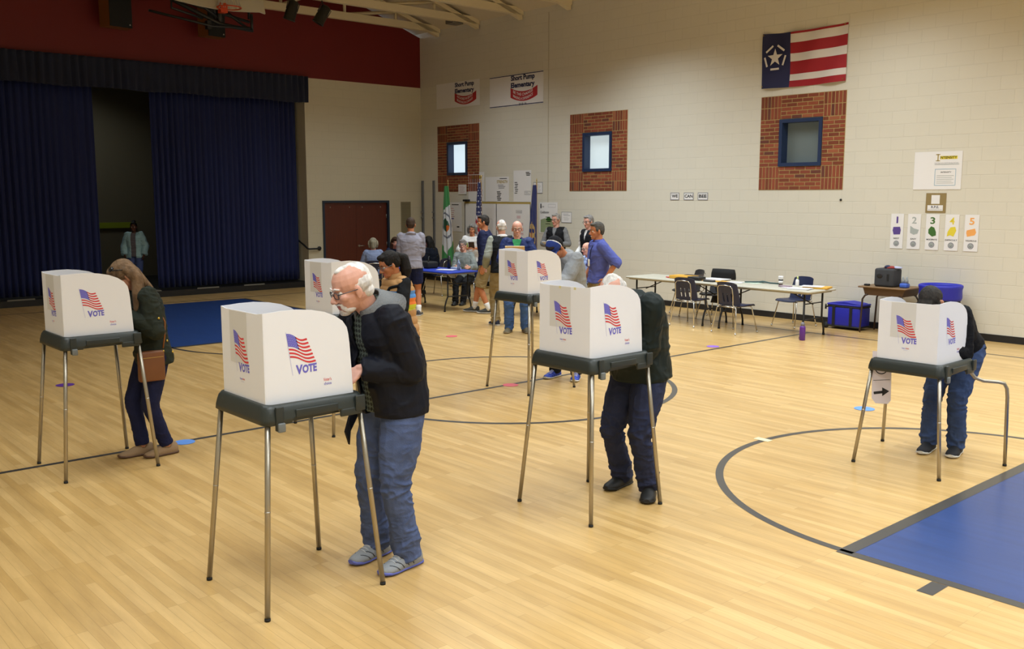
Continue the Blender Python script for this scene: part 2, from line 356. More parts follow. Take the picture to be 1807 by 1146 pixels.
# roof deck
DECK = mat('tan_roof_deck', 'c9bda4', .8, bump=.5, bscale=6, stretch=(1, 8, 1))
mb = MB(); mb.prism([(XW+.3, YN-.3, roofz(XW)-.0), (PEAK, YN-.3, zp), (XL-.3, YN-.3, 6.02), (XL-.3, YN-.3, 6.25), (PEAK, YN-.3, zp+.25), (XW+.3, YN-.3, roofz(XW)+.2)], (0, YS-YN+.6, 0))
tag(mb.build('ceiling', DECK), kind='structure')
TRS = mat('cream_steel_truss', 'd6c7a4', .5)
t0 = None
for i in range(10):
    y = 19.27 - 1.53*i
    if t0 is None:
        e = thing('roof_truss', 'cream steel roof truss nearest the stage wall', 'roof truss', (0, y, 0), 0, 'roof trusses under the ceiling')
        b = MB(); b.box((XL+.02, -.06, 6.14), (XW-.02, .06, 6.30)); b.build('lower_chord', TRS, e)
        b = MB()
        for (xa, xb) in ((XW-.05, PEAK), (PEAK, XL+.05)):
            za, zb = roofz(xa), roofz(xb-.001 if xb < PEAK else xb+.001)
            b.prism([(xa, -.06, za-.10), (xb, -.06, zb-.10), (xb, -.06, zb-.0), (xa, -.06, za-.0)], (0, .12, 0))
        b.build('upper_chord', TRS, e)
        X_ = [13.3, 11.9, 10.3, 8.7, 7.0, 5.3, 3.7, 2.1, .7]
        for k, xx in enumerate(X_):
            b = MB(); b.tube([(xx, 0, 6.28), (xx, 0, roofz(xx)-.05)], .04, n=4); b.build('web_post', TRS, e)
            if k < len(X_)-1:
                x2 = X_[k+1]
                a, c = ((xx, 0, 6.26), (x2, 0, roofz(x2)-.08)) if xx < PEAK+2 and k >= 4 else ((x2, 0, 6.26), (xx, 0, roofz(xx)-.08))
                b = MB(); b.tube([a, c], .04, n=4); b.build('web_brace', TRS, e)
        t0 = e
    else:
        copy_tree(t0, None, (0, y, 0), 0, ['', 'second', 'third', 'fourth', 'fifth', 'sixth', 'seventh', 'eighth', 'ninth', 'tenth'][i] + ' cream steel roof truss counted from the stage wall')
b = MB(); b.bbox((-.16, -.14, -.12), (.16, .14, .12), .015); b.box((-.12, -.142, -.09), (.12, -.14, .09), 1); b.tube([(0,0,.12), (0,0,.13)], .012, 2)
tag(b.build('unit_heater', [mat('grey_steel_box', '6b665c', .5), BLACK, BLK_METAL], None, (14.0, 17.9, 6.22)), 'small grey steel box hung from the roof deck between two trusses', 'ceiling speaker')

# stage: riser, dark backstage, curtains, valance
mb = MB(); mb.box((XL, YS, 0), (SX, YS+6, .13)); tag(mb.build('trim_1', mat('stage_riser_black', '141414', .5)), kind='structure')
mb = MB(); mb.box((XL, YS+4.2, .13), (SX+.3, YS+4.4, 5.6)); mb.box((SX, YS+.55, .13), (SX+.3, YS+4.2, 5.6)); mb.box((XL-.3, YS+.3, .13), (XL, YS+4.2, 5.6)); mb.box((XL, YS+.3, 5.6), (SX+.3, YS+4.4, 5.8)); tag(mb.build('wall_backstage', mat('backstage_tan_paint', '6f6750', .8)), kind='structure')
CURT = mat('navy_velvet_curtain', '06184f', .8, sheen=.08, var=.15, vscale=3, stretch=(6, 1, .15))
VALM = mat('dark_navy_valance_cloth', '131a33', .85, sheen=.1, var=.1, vscale=4)
def curtain(name, x0, x1, z0, z1, y, m, pitch, amp, label, cat, group, seed=0, scallop=.0, taper=0.0):
    rr = random.Random(seed); n = int((x1-x0)/pitch*8); nz = 14; rings = []
    ph = [rr.uniform(-.5, .5) for _ in range(n+2)]
    am = [rr.uniform(.6, 1.35) for _ in range(n//8+3)]
    b = MB(); v = []; f = []
    for j in range(nz+1):
        t = j/nz
        for i in range(n+1):
            s = i/n; x = x0 + (x1-x0)*s; 
            x += taper*(1-s)*(1-t)
            a = am[i//8]*amp*(0.75+.25*math.sin(t*3+i*.02)); yy = y + a*math.sin(2*math.pi*i/8 + .35*math.sin(i*.13+t*1.2))
            zz = z0 + (z1-z0)*t + (scallop*(abs(math.sin(s*23))-0.5)*(1-t) if scallop else 0)
            v.append((x, yy, zz))
    for j in range(nz):
        for i in range(n): f.append((j*(n+1)+i, j*(n+1)+i+1, (j+1)*(n+1)+i+1, (j+1)*(n+1)+i))
    b.add(v, f, 0, True); o = b.build(name, m); md = o.modifiers.new('thick', 'SOLIDIFY'); md.thickness = .012
    return tag(o, label, cat, group)
curtain('stage_curtain', XL+.1, 6.60, .17, 4.45, YS+.30, CURT, .13, .032, 'navy velvet stage curtain hanging left of the dark gap', 'curtain', 'stage curtains', 1, taper=0)
curtain('stage_curtain', 7.76, SX-.09, .17, 4.45, YS+.30, CURT, .12, .032, 'navy velvet stage curtain hanging between the dark gap and the cream wall', 'curtain', 'stage curtains', 2, taper=0)
curtain('stage_valance', XL+.1, SX+.02, 4.29, 4.89, YS-.14, VALM, .16, .03, 'short dark pleated valance across the top of the stage opening', 'valance', None, 3, scallop=.03)
b = MB(); b.box((0,0,0), (1.25, .03, .14)); tag(b.build('safety_panel', mat('yellow_green_panel', '8a9a14', .6), None, (7.5, YS+4.15, 1.36)), 'yellow green strip on the dark backstage wall behind the gap', 'strip')
for x in (4.7, 8.5, 9.6): 
    b = MB(); b.box((0, 0, 0), (.5, .02, .028)); b.build('tape_edge', mat('worn_riser_edge', '77756c', .7), bpy.data.objects['trim_1'], (x, YS-.012, .125))
b = MB(); b.box((0,0,0), (1.05, .5, .02)); b.build('step_edge', mat('worn_riser_edge', '77756c', .7), bpy.data.objects['trim_1'], (6.66, YS-.0, .13))

# double door
BRN = mat('brown_wood_door', '5a2412', .4, var=.12, vscale=5, stretch=(10, 1, .4)); DBL = mat('dark_blue_door_frame', '1c2c40', .45)
d = bpy.data.objects.new('door_1', None); C.objects.link(d); d.location = (11.67, YS, 0); tag(d, kind='structure')
b = MB(); W_ = 1.905; b.box((0,-.03,0),(.05,.12,2.04)); b.box((W_-.05,-.03,0),(W_,.12,2.04)); b.box((.05,-.03,1.99),(W_-.05,.12,2.04)); b.build('door_frame', DBL, d)
for k, (xa, xb) in enumerate(((.053, .951), (.955, 1.852))):
    b = MB(); b.box((xa, .03, .01), (xb, .075, 1.988)); lf = b.build('door_leaf', BRN, d)
    b = MB()
    for s_ in (.2, .8): b.ell((xa+(xb-xa)*s_, .028, 1.88), (.014, .01, .014))
    b.build('hook', STEEL, lf)
    b = MB(); hx = xa+.01 if k == 0 else xb-.01
    for z in (.25, .95, 1.65): b.tube([(hx, .025, z-.05), (hx, .025, z+.05)], .008)
    b.build('hinge', STEEL, lf)
    if k == 1:
        b = MB(); b.lathe((0,0,0), [(.03, 0), (.03, .012), (.012, .014), (.012, .05)], mtx=Matrix.Translation((xa+.07, .03, .93)) @ Matrix.Rotation(R(90), 4, 'X')); b.tube([(xa+.07, -.02, .93), (xa+.2, -.022, .928)], .01)
        b.build('door_handle', STEEL, lf)
# vent grille and handrail
b = MB(); b.box((0,-.012,0),(.30,0,.79)); 
g = b.build('wall_grille', mat('beige_grille_frame', '8f866a', .6), None, (13.94, YS, 1.215)); tag(g, 'tall beige louvred grille on the back wall beside the brown double door', 'vent')
b = MB()
for k in range(22): b.box((.02,-.018,.02+k*.0345),(.28,-.012,.035+k*.0345))
b.build('louvre', mat('beige_louvre', '7c7459', .6), g)
b = MB(); b.tube([(11.20, YS+.42, 1.12), (11.20, YS+.1, 1.0), (11.21, YS-.055, .92), (11.25, YS-.07, .905), (11.5, YS-.07, .905), (11.54, YS-.065, .905), (11.555, YS-.03, .905)], .021)
b.lathe((0,0,0), [(.052, 0), (.052, .02), (.03, .03)], mtx=Matrix.Translation((11.555, YS-.0, .905)) @ Matrix.Rotation(R(90), 4, 'X'))
tag(b.build('handrail', BLK_METAL), 'black steel handrail turning from the stage opening onto the cream wall', 'handrail')
# two vertical wall tracks by the corner
for (y, l) in ((19.55, 'grey steel wall track between the room corner and the green flag'), (20.03, 'grey steel wall track tucked in the room corner')):
    b = MB(); b.box((-.035,-.035,0),(0,-.02,1.9)); b.box((-.035,.02,0),(0,.035,1.9)); b.box((-.012,-.02,0),(0,.02,1.9)); b.box((-.05,-.05,1.08),(-.035,.05,1.12)); b.box((-.05,-.05,.94),(-.035,.05,.98))
    tag(b.build('wall_track', mat('grey_steel_track', '8c8e93', .45, .5), None, (XW, y, .64)), l, 'wall track', 'steel tracks by the corner')
b = MB(); b.lathe((0,0,0), [(.02, 0), (.02, .01), (.008, .03)], mtx=Matrix.Translation((XW, 8.284, 2.087)) @ Matrix.Rotation(R(-90), 4, 'Y')); tag(b.build('wall_hook', BLK_METAL), 'small dark hook on the wall under the right-hand brick panel', 'hook')
# ---------------------------------------------------------------- things on the right wall
P_ = [WHITE, BLACK, NAVY, RED, mat('grey_ink', '8f9096', .6), mat('yellow_ink', 'e4d03c', .6), mat('orange_ink', 'f0a95c', .6), mat('green_ink', '3c6a2c', .6), mat('purple_ink', '5b458f', .6),
      mat('silver_ink', 'a9b0ae', .6), mat('gold_ink', 'b29a52', .6), mat('light_blue_ink', '6fa3c2', .6), mat('brown_card', '8f7b4f', .7), mat('lavender_ink', '7f78c4', .6), mat('olive_ink', '93a07a', .6), mat('pink_ink', 'c98a96', .6)]
WHI, BLA, NAV, REDI, GRY, YEL, ORA, GRE, PUR, SIL, GOL, LBL, BRC, LAV, OLI, PNK = range(16)
def wall_sign(name, y_left, z0, wd, ht, label, cat, draw, group=None, xoff=0.004, board=WHI, t=.003, tilt=0.0, h0=.0045):
    b = MB(); p = Plane(b, (0, 0, 0), (0, -1, 0), (0, 0, 1)); p.board(0, 0, wd, ht, board, t)
    draw(p, wd, ht)
    o = b.build(name, P_, None, (XW - xoff, y_left, z0), recalc=False); o.rotation_euler = (R(tilt), 0, 0)
    return tag(o, label, cat, group)
H1 = .0045; H2 = .006
def banner(kind):
    def dr(p, w_, h):
        if kind == 2:
            p.rect(0, h-.03, w_, h-.012, NAV, H1); p.rect(0, .012, w_, .03, NAV, H1)
            L0, T0, sc = .80, h*.60, 1.0
        else: L0, T0, sc = .80, h*.58, .92
        p.text('Short Pump', L0-.05, T0+.105*sc, .80*sc, .150*sc, NAV, H1, .045); p.text('Elementary', L0-.05, T0-.055*sc, .80*sc, .150*sc, NAV, H1, .045)
        n = 16; u0, u1 = L0-.06, L0+.84*sc; vc = T0-.33*sc
        def y_(s): return vc + .10*((2*s-1)**2) + .0
        for i in range(n):
            a, c = i/n, (i+1)/n; p.poly([(u0+(u1-u0)*a, y_(a)-.0), (u0+(u1-u0)*c, y_(c)-.0), (u0+(u1-u0)*c, y_(c)+.215*sc), (u0+(u1-u0)*a, y_(a)+.215*sc)], REDI, H1)
        ln = ('BE THE CHANGE', 'MAKING A DIFFERENCE') if kind == 2 else ('ANCHORED IN SERVICE', 'BELIEVING IN CHANGE')
        wf = lambda x: .085*((2*x-1)**2)
        p.text(ln[0], L0+.03, vc+.115*sc, .66*sc, .065*sc, WHI, H2, .012, warp=wf); p.text(ln[1], L0+.03, vc+.025*sc, .66*sc, .06*sc, WHI, H2, .012, warp=wf)
        if kind == 2: p.text('2018-19', L0+.22, vc-.09, .25, .055, BLA, H1, .01)
    return dr
wall_sign('school_banner', 19.41, 4.30, 1.70, .605, 'small white school banner with red ribbon, nearer the room corner', 'banner', banner(1), 'school banners')
wall_sign('school_banner', 17.34, 4.18, 1.83, .71, 'larger white school banner with navy edge lines and red ribbon', 'banner', banner(2), 'school banners')
# service flag-like banner above the third brick panel
def big_flag():
    b = MB(); nu, nv = 44, 26; W_, H_ = 1.60, .93; cols = [0, 1, 2]; v = []; 
    def hgt(u, t): return .03 + .018*math.sin(u*9+t*3) + .012*math.sin(u*17-t*5)
    for j in range(nv+1):
        for i in range(nu+1):
            u, t = i/nu, j/nv; sag = -.03*math.sin(math.pi*u)*(1 if t > .5 else .6)
            v.append((-hgt(u, t), -W_*u, H_*t + sag + .0))
    me_f = []; mi = []
    rows = [0, .055, .19, .40, .535, .765, .895, 1.001]
    for j in range(nv):
        for i in range(nu):
            t = 1-(j+.5)/nv
            me_f.append((j*(nu+1)+i, j*(nu+1)+i+1, (j+1)*(nu+1)+i+1, (j+1)*(nu+1)+i))
            if (i+.5)/nu < .345: mi.append(0)
            else:
                k = next(q for q in range(7) if t < rows[q+1]); mi.append(1 if k % 2 == 0 else 2)
    b.v = v; b.f = me_f; b.m = mi; b.sm = [True]*len(mi)
    p = Plane(b, (-.066, 0, 0), (0, -1, 0), (0, 0, 1)); cu, cv = .275, .50
    star = []
    for k in range(10):
        a = R(90+36*k); r_ = .155 if k % 2 == 0 else .062; star.append((cu+r_*math.cos(a), cv+r_*math.sin(a)))
    p.poly(star, 2, 0)
    for k in range(5):
        a = R(90+36+72*k); c_ = (cu+.19*math.cos(a), cv+.19*math.sin(a)); d_ = (-math.sin(a)*.085, math.cos(a)*.085)
        p.line((c_[0]-d_[0], c_[1]-d_[1]), (c_[0]+d_[0], c_[1]+d_[1]), .034, 2, 0)
    for (u, vv) in ((.03, .90), (1.57, .90), (.03, .03), (1.57, .03)): p.disc(u, vv, .012, 3, .002)
    o = b.build('wall_flag', [mat('flag_navy', '22264e', .8, bump=.2), REDD, mat('flag_white', 'd8d2cc', .8), mat('brass_eyelet', 'a98d4a', .4, .8)], None, (XW, 9.885, 4.02), recalc=False)
    tag(o, 'flag with red and white stripes and a star, hung above a brick panel', 'flag')
big_flag()
for (t, y, l) in (('WE', 11.89, 'framed word sign reading WE'), ('CAN', 11.565, 'framed word sign reading CAN'), ('BEE', 11.232, 'framed word sign reading BEE')):
    def dr(p, w_, h, t=t):
        p.frame(0, 0, w_, h, .014, GRY, H1); k = {'WE': .15, 'CAN': .19, 'BEE': .18}[t]; p.text(t, (w_-k)/2, .045, k, .062, BLA, H1, .03)
    wall_sign('word_sign', y, 2.073, .235 if t != 'WE' else .215, .143, l + ' on the cream wall', 'sign', dr, 'word signs')
def dr(p, w_, h):
    p.rect(.358, .43, .374, .535, GOL, H2); p.rect(.333, .43, .399, .441, GOL, H2); p.rect(.333, .524, .399, .535, GOL, H2); p.rect(.40, .458, .66, .505, YEL, H1); p.text('NTENSITY', .405, .463, .25, .038, BLA, H2, .02)
    p.rect(.32, .375, .69, .385, SIL, H1); p.text('how hard you work during exercise', .32, .39, .36, .02, GRY, H2, 0)
    p.frame(.33, .06, .65, .31, .006, LBL, H1); p.text('INTENSITY', .42, .25, .16, .022, BLA, H1, .01)
    for k in range(5): p.rect(.36, .095+k*.028, .62-.03*(k % 2), .101+k*.028, SIL, H1)
wall_sign('wall_poster', 7.063, 2.25, .735, .575, 'white poster headed INTENSITY with a blue-edged text box', 'poster', dr)
def dr(p, w_, h):
    p.rect(.085, .135, .215, .27, WHI, H1); p.rect(.03, .03, .27, .115, WHI, H1); p.text('R.P.E.', .09, .07, .12, .035, NAV, H2, .02); p.text('rate of perceived exertion', .04, .04, .22, .018, GRY, H2, 0)
wall_sign('wall_poster', 6.848, 1.895, .312, .30, 'small brown poster marked R.P.E. above the numbered cards', 'poster', dr, board=BRC)
cards = [('1', 'REST', PUR, 7.392, [(-.06,.055),(.05,.06),(.065,.01),(.055,-.06),(-.05,-.065),(-.07,0)]), ('2', 'EASY', SIL, 7.116, [(-.06,.08),(0,.04),(.08,.02),(.06,-.04),(0,-.06),(-.06,-.03)]),
         ('3', 'MODERATE', GRE, 6.825, [(-.02,.08),(.03,.06),(.06,-.01),(.06,-.06),(0,-.08),(-.06,-.03),(-.06,.03)]), ('4', 'DIFFICULT', YEL, 6.527, [(-.02,.07),(.05,.08),(.07,.02),(.03,-.07),(-.02,-.05),(-.07,-.07),(-.06,0)]), ('5', 'VIGOROUS', ORA, 6.232, [(-.07,.03),(.05,.06),(.07,.0),(.05,-.04),(-.06,-.065),(-.075,-.01)])]
wd_ = {'1': 'purple', '2': 'grey', '3': 'dark green', '4': 'yellow', '5': 'orange'}
for (n_, t, c_, y, shp) in cards:
    def dr(p, w_, h, n_=n_, t=t, c_=c_, shp=shp):
        q = w_/2; k = .028 if n_ == '1' else .075
        p.text(n_, q-k/2, .40, k, .105, c_, H1, .02); p.poly([(q+a, .285+b_) for a, b_ in shp], c_, H1)
        tw = min(.018*len(t)+.02, w_*.98); p.text(t, q-tw/2, .148, tw, .024, BLA, H1, .015)
        p.ring(q, .08, .03, .046, GRY, H1); p.disc(q, .08, .03, SIL, H1); p.ring(q, .078, .012, .018, BLA, H2, 180, 360, 8); p.disc(q-.011, .09, .004, BLA, H2); p.disc(q+.011, .09, .004, BLA, H2)
    wall_sign('effort_card', y, 1.322, .208, .55, 'white card numbered %s in %s with the word %s' % (n_, wd_[n_], t), 'card', dr, 'numbered effort cards on the wall')
def lines(p, u, v, w_, n, dv, mi, th=.010):
    for k in range(n): p.rect(u + .01*(k*7 % 3), v - k*dv, u + w_*(.75+.25*((k*5) % 3)/2), v - k*dv + th, mi, H1)
# whiteboard and the posters round it
def dr(p, w_, h):
    p.frame(0, 0, w_, h, .025, SIL, .012); p.rect(0, h-.045, w_, h-.0, GOL, .014); p.rect(w_/2-.012, 0, w_/2+.012, h-.045, SIL, .012)
    for (u, v, a, b_, c_) in ((1.90,.90,.20,.07,GRY),(1.93,.78,.12,.06,PNK),(2.0,.62,.14,.06,PNK),(2.02,.50,.13,.06,PNK),(2.05,.40,.10,.05,PNK),(1.85,.62,.10,.06,OLI),(1.87,.53,.09,.06,OLI)):
        p.frame(u, v, u+a, v+b_, .008, c_, .013); p.rect(u+.015, v+.022, u+a-.015, v+.038, c_, .013)
    p.frame(.82, .35, 1.05, .75, .004, GRY, .013); lines(p, .86, .70, .12, 5, .06, SIL, .006)
    p.line((1.25, .36), (1.45, .37), .006, GRY, .013); lines(p, .35, .95, .08, 6, .06, SIL, .006)
wall_sign('whiteboard', 18.30, .86, 2.40, 1.155, 'long white marker board with tan top rail behind the flags', 'whiteboard', dr, t=.012)
def dr(p, w_, h):
    p.rect(.12, h-.05, .42, h-.038, BLA, H1); p.rect(.08, h-.16, .50, h-.075, GOL, H1); p.text('STRENGTH', .1, h-.15, .38, .06, YEL, H2, .02); lines(p, .40, h-.40, .14, 7, .04, PNK, .018); lines(p, .36, h-.2, .14, 2, .03, PNK, .01)
wall_sign('wall_poster', 18.16, 2.03, .60, .69, 'tall white poster behind the striped flag, left of three over the whiteboard', 'poster', dr, 'posters over the whiteboard')
def dr(p, w_, h):
    p.rect(.52, h-.05, .78, h-.035, BLA, H1); p.text('STRENGTH', .42, h-.15, .38, .07, GOL, H1, .03); lines(p, .46, h-.20, .26, 3, .035, GRY, .016); lines(p, .42, h-.36, .16, 6, .038, BLA, .02)
wall_sign('wall_poster', 17.51, 2.022, .85, .575, 'wide white poster headed STRENGTH, middle of three over the whiteboard', 'poster', dr, 'posters over the whiteboard')
def dr(p, w_, h):
    lines(p, .42, h-.06, .16, 3, .03, BLA, .018); lines(p, .04, h-.28, .12, 7, .04, BLA, .016); p.frame(.38, .16, .58, .24, .005, BLA, H1); lines(p, .40, .21, .14, 2, .025, GRY, .006)
wall_sign('wall_poster', 16.50, 2.02, .60, .71, 'tall white poster nearest the dark blue flag, right of three over the whiteboard', 'poster', dr, 'posters over the whiteboard')
def dr(p, w_, h): p.frame(0, 0, w_, h, .012, GRY, H1); lines(p, .05, h-.06, .2, 6, .03, SIL, .007)
wall_sign('wall_notice', 15.82, 2.21, .30, .25, 'grey-bordered notice high behind the dark blue flag tip', 'notice', dr)
def dr(p, w_, h): lines(p, .04, h-.05, .22, 6, .03, PNK, .006)
wall_sign('wall_notice', 18.54, 2.195, .315, .235, 'small pinkish notice on the lower edge of the far brick panel', 'notice', dr, xoff=.015)
def dr(p, w_, h):
    p.rect(.08, h-.07, .36, h-.05, BLA, H1); lines(p, .05, h-.16, .14, 6, .05, PNK, .014); p.rect(.28, .10, .38, .13, BLA, H1); p.rect(.05, .3, .16, .33, LAV, H1)
wall_sign('wall_poster', 18.905, 1.277, .47, .72, 'tall white poster behind the green and white flag', 'poster', dr)
def dr(p, w_, h):
    p.text('I', .03, h-.13, .035, .10, BLA, H1, .02); p.text('CAN', .08, h-.11, .07, .03, BLA, H1, .01); p.text('Conditioning', .03, h-.26, .28, .07, BLA, H1, .02); p.frame(.28, h-.11, .52, h-.04, .004, GRY, H1)
    lines(p, .2, h-.33, .2, 4, .05, BLA, .014); p.poly([(.04,.02),(.55,.02),(.55,.30),(.40,.34),(.36,.27),(.24,.27),(.2,.34),(.04,.30)], OLI, H1); p.disc(.30, .31, .08, GRE, H1, .05)
wall_sign('wall_poster', 15.62, 1.325, .58, .685, 'white poster with an olive shirt shape beside the dark blue flag', 'poster', dr)
def dr(p, w_, h): p.frame(0, 0, w_, h, .01, GRY, H1); lines(p, .05, h-.05, .22, 2, .03, GRY, .008); lines(p, .06, h-.12, .18, 3, .03, SIL, .006)
wall_sign('wall_notice', 14.915, 1.572, .315, .235, 'grey-framed notice on the wall behind the man in glasses and black vest', 'notice', dr)
b = MB(); b.bbox((-.08, -.1, 0), (0, .1, .05), .01); tag(b.build('bracket_box', BLACK, None, (XW, 18.20, 2.02)), 'little black box on the left end of the whiteboard rail', 'box')

# ---------------------------------------------------------------- flags on poles
def hung_flag(x, y, ztop, zb, lean, label, mats, colour, wtop, wbot, finial, yaw=0, base=True, sheet=None):
    e = thing('flag_on_stand', label, 'flag', (x, y, 0), yaw, 'standing flags before the whiteboard')
    ln = ztop; top = Vector((0, -lean, ztop))
    def pole(t): return Vector((0, -lean*t/ztop, t)) if True else None
    b = MB(); b.tube([(0, 0, .04), top], .013); b.build('pole', mat('oak_flag_pole', 'a8823f', .4), e)
    b = MB(); b.lathe((0, 0, 0), [(.17, 0), (.17, .015), (.05, .05), (.03, .12)], n=24); b.build('stand_base', mat('brass_base', '9c7f3b', .35, .9), e)
    b = MB()
    if finial == 'eagle':
        b.ell(top + Vector((0, 0, .03)), (.02, .02, .02)); b.ell(top + Vector((0, 0, .09)), (.018, .03, .045)); b.prism([top+Vector((0, -.06, .13)), top+Vector((0, 0, .07)), top+Vector((0, .06, .13)), top+Vector((0, .0, .11))], (.008, 0, 0))
    else: b.ell(top + Vector((0, 0, .02)), (.018, .018, .02)); b.loft([[(top.x + r_*math.cos(a), top.y + r_*math.sin(a), top.z + z_) for a in (0, 1.57, 3.14, 4.71)] for r_, z_ in ((.008, .03), (.02, .06), (.001, .13))])
    b.build('finial', mat('gilt_finial', 'c9b47a', .3, .8), e)
    # cloth: a vertical drape gathered at the top, closed section with folds
    b = MB(); nz, na = 96, 120; H_ = ztop-zb
    for j in range(nz+1):
        t = j/nz; z = ztop - .03 - H_*t*1.0; wd = wtop + (wbot-wtop)*min(1, t*1.15)**.8; pc = pole(z); ring = []
        for i in range(na):
            a = 2*math.pi*i/na; s = math.cos(a); fold = math.sin(s*9 + t*1.5)*.022*min(1, .25+t)
            yy = pc.y + wd*(.5*s + .42) ; xx = -.0 + (.05*math.sin(a))*(1-.5*abs(s)) + fold
            zz = z - (wd*.35*(s+1)*t if j == nz else wd*.35*(s+1)*t)
            ring.append((xx, yy, zz))
        b.loft([ring], 0, caps=False) if False else None
        if j == 0: rings = []
        rings.append(ring)
    o0 = len(b.f); b.loft(rings, 0)
    for q in range(o0, len(b.f)):
        f = b.f[q]; P = [b.v[i] for i in f]; cxyz = [sum(c)/len(P) for c in zip(*P)]
        t = (ztop - cxyz[2])/H_; s = (cxyz[1]-pole(cxyz[2]).y)/max(wbot, .1); b.m[q] = colour(t, s)
    b.build('flag_cloth', mats, e, recalc=True)
    return e
GRN = mat('green_flag_cloth', '3a8a4c', .7, sheen=.2); WHC = mat('white_flag_cloth', 'd2d6dc', .7, sheen=.2); NVC = mat('navy_flag_cloth', '20285e', .7, sheen=.2); RDC = mat('red_flag_cloth', 'a3222f', .7); ORC = mat('orange_emblem', 'd06a24', .7); DKG = mat('dark_green_emblem', '24503a', .7); GLD = mat('gold_emblem', 'a98b58', .7)
def c_green(t, s):
    v = 1.0 - t
    if t < .26 + .16*s: return 0
    d = math.hypot((s-.32)/.36, (t-.52)/.16)
    if d < .55: return 4 if (t > .52 and s < .35) else 3
    if .9 < d < 1.05: return 5
    if t > .90 - .35*abs(s-.45): return 0
    return 1
def c_us(t, s):
    if t < .42: 
        return 1 if (math.sin(t*95)*math.sin(s*34) > .72) else 2
    return 3 if int((s*1.0 + t*2.2)*7) % 2 == 0 else 1
def c_va(t, s):
    d = math.hypot((s-.30)/.30, (t-.62)/.24)
    if d < .35: return 3 if s > .3 else 6
    if d < .75 and math.sin(t*60)*math.sin(s*25) > -.1: return 6
    return 2
FM = [GRN, WHC, NVC, RDC, ORC, mat('grey_ring_print', '6f7585', .7), GLD]; FM2 = [GRN, WHC, NVC, DKG, ORC, mat('grey_ring_print', '6f7585', .7), GLD]
hung_flag(14.0, 17.90, 2.42, .55, -.30, 'green and white county flag with a round emblem on an oak pole', FM2, c_green, .15, .50, 'spear')
hung_flag(14.15, 17.10, 2.50, .6, -.04, 'stars and stripes flag hanging behind the man in the navy pullover', FM, c_us, .10, .34, 'eagle')
hung_flag(14.15, 15.24, 2.42, .55, 0.0, 'dark blue flag with a gold and red seal on a standing pole', FM, c_va, .12, .33, 'spear')

# ---------------------------------------------------------------- things hung at the stage end
hp = thing('basketball_hoop', 'folded-up basketball backboard with orange rim under the stage-end ceiling', 'basketball hoop', (8.35, 18.0, 5.75))
b = MB(); out = [(-.92, .06)] + [(-.92+1.84*k/16, .06 - .075*math.sin(math.pi*k/16)) for k in range(1, 16)] + [(.92, .02), (.92, .5), (.6, .95), (-.6, .95), (-.92, .5)]
tl = Matrix.Rotation(R(-18), 4, 'X')
b.prism([tl @ Vector((x, -.02, z)) for x, z in out], tl @ Vector((0, .035, 0))); b.build('backboard', [mat('cream_backboard', 'cfc6b0', .4)], hp)
b = MB(); b.tube([(.225*math.cos(a), -.33+.225*math.sin(a), -.02) for a in [2*math.pi*k/24 for k in range(24)]], .012, loop=True); b.box((-.07, -.12, -.08), (.07, .02, .10)); b.build('rim', mat('orange_rim', 'c8461f', .4), hp)
b = MB()
for k in range(12):
    a0 = 2*math.pi*k/12
    for sgn in (1, -1): b.tube([(.225*(1-.45*t)*math.cos(a0+sgn*t*.8), -.33+.225*(1-.45*t)*math.sin(a0+sgn*t*.8), -.02+.38*t) for t in (0, .33, .66, 1)], .005, n=5)
b.build('net', mat('white_net_cord', 'b8b4ac', .8), hp)
b = MB()
T = lambda pts, r=.03: b.tube(pts, r, n=8)
T([(-1.35, .2, -.16), (-.2, .0, -.34), (.55, -.05, -.30)], .025); T([(-1.0, .1, .1), (.0, .05, -.28), (.62, .0, -.33)], .04); T([(-.95, .15, .12), (.62, .1, -.16)], .03)
T([(.62, 0, -.36), (.62, .0, -.02)], .03); T([(-.95, .1, .15), (-.95, .1, -.08), (-.35, .1, -.2)], .025); T([(-.6, .1, .2), (-.0, .1, -.18)], .035); T([(0, .1, -.3), (0, .1, .1)], .06); T([(.1, .1, .0), (.6, .1, -.3)], .03)
b.box((-.30, .0, -.40), (-.22, .12, -.24)); T([(-.95, .15, .1), (-1.0, .2, 1.4)], .03); T([(.62, .1, -.1), (.6, .2, 1.6)], .03); T([(-.1, .1, -.2), (-.1, .2, 2.0)], .03)
b.build('folding_frame', BLK_METAL, hp)
WOODS = mat('speaker_wood_side', '7a4b1f', .5)
for (x, y, z0, wd, ht, l) in ((6.93, 19.5, 5.44, .46, 1.0, 'large black loudspeaker with wood sides, left of the folded hoop'), (8.90, 19.5, 5.47, .40, .7, 'smaller black loudspeaker half hidden behind the folded hoop frame')):
    e = thing('loudspeaker', l, 'speaker', (x, y, z0), 8, 'loudspeakers above the stage')
    b = MB(); b.prism([(-wd/2-.05, .28, 0), (-wd/2, -.02, 0), (wd/2, -.02, 0), (wd/2+.05, .28, 0)][::-1], (0, 0, ht)); b.build('cabinet', WOODS, e)
    b = MB(); b.bbox((-wd/2, -.045, .0), (wd/2, -.021, ht), .01); b.build('grille', mat('black_speaker_grille', '0d0f0f', .8), e)
    b = MB(); b.ell((wd*.38, -.05, .06), (.015, .006, .015)); b.build('badge', STEEL, e)
    b = MB(); b.tube([(0, .15, ht), (0, .15, 1.9 + (5.44-z0))], .015); b.build('hanger', BLK_METAL, e)
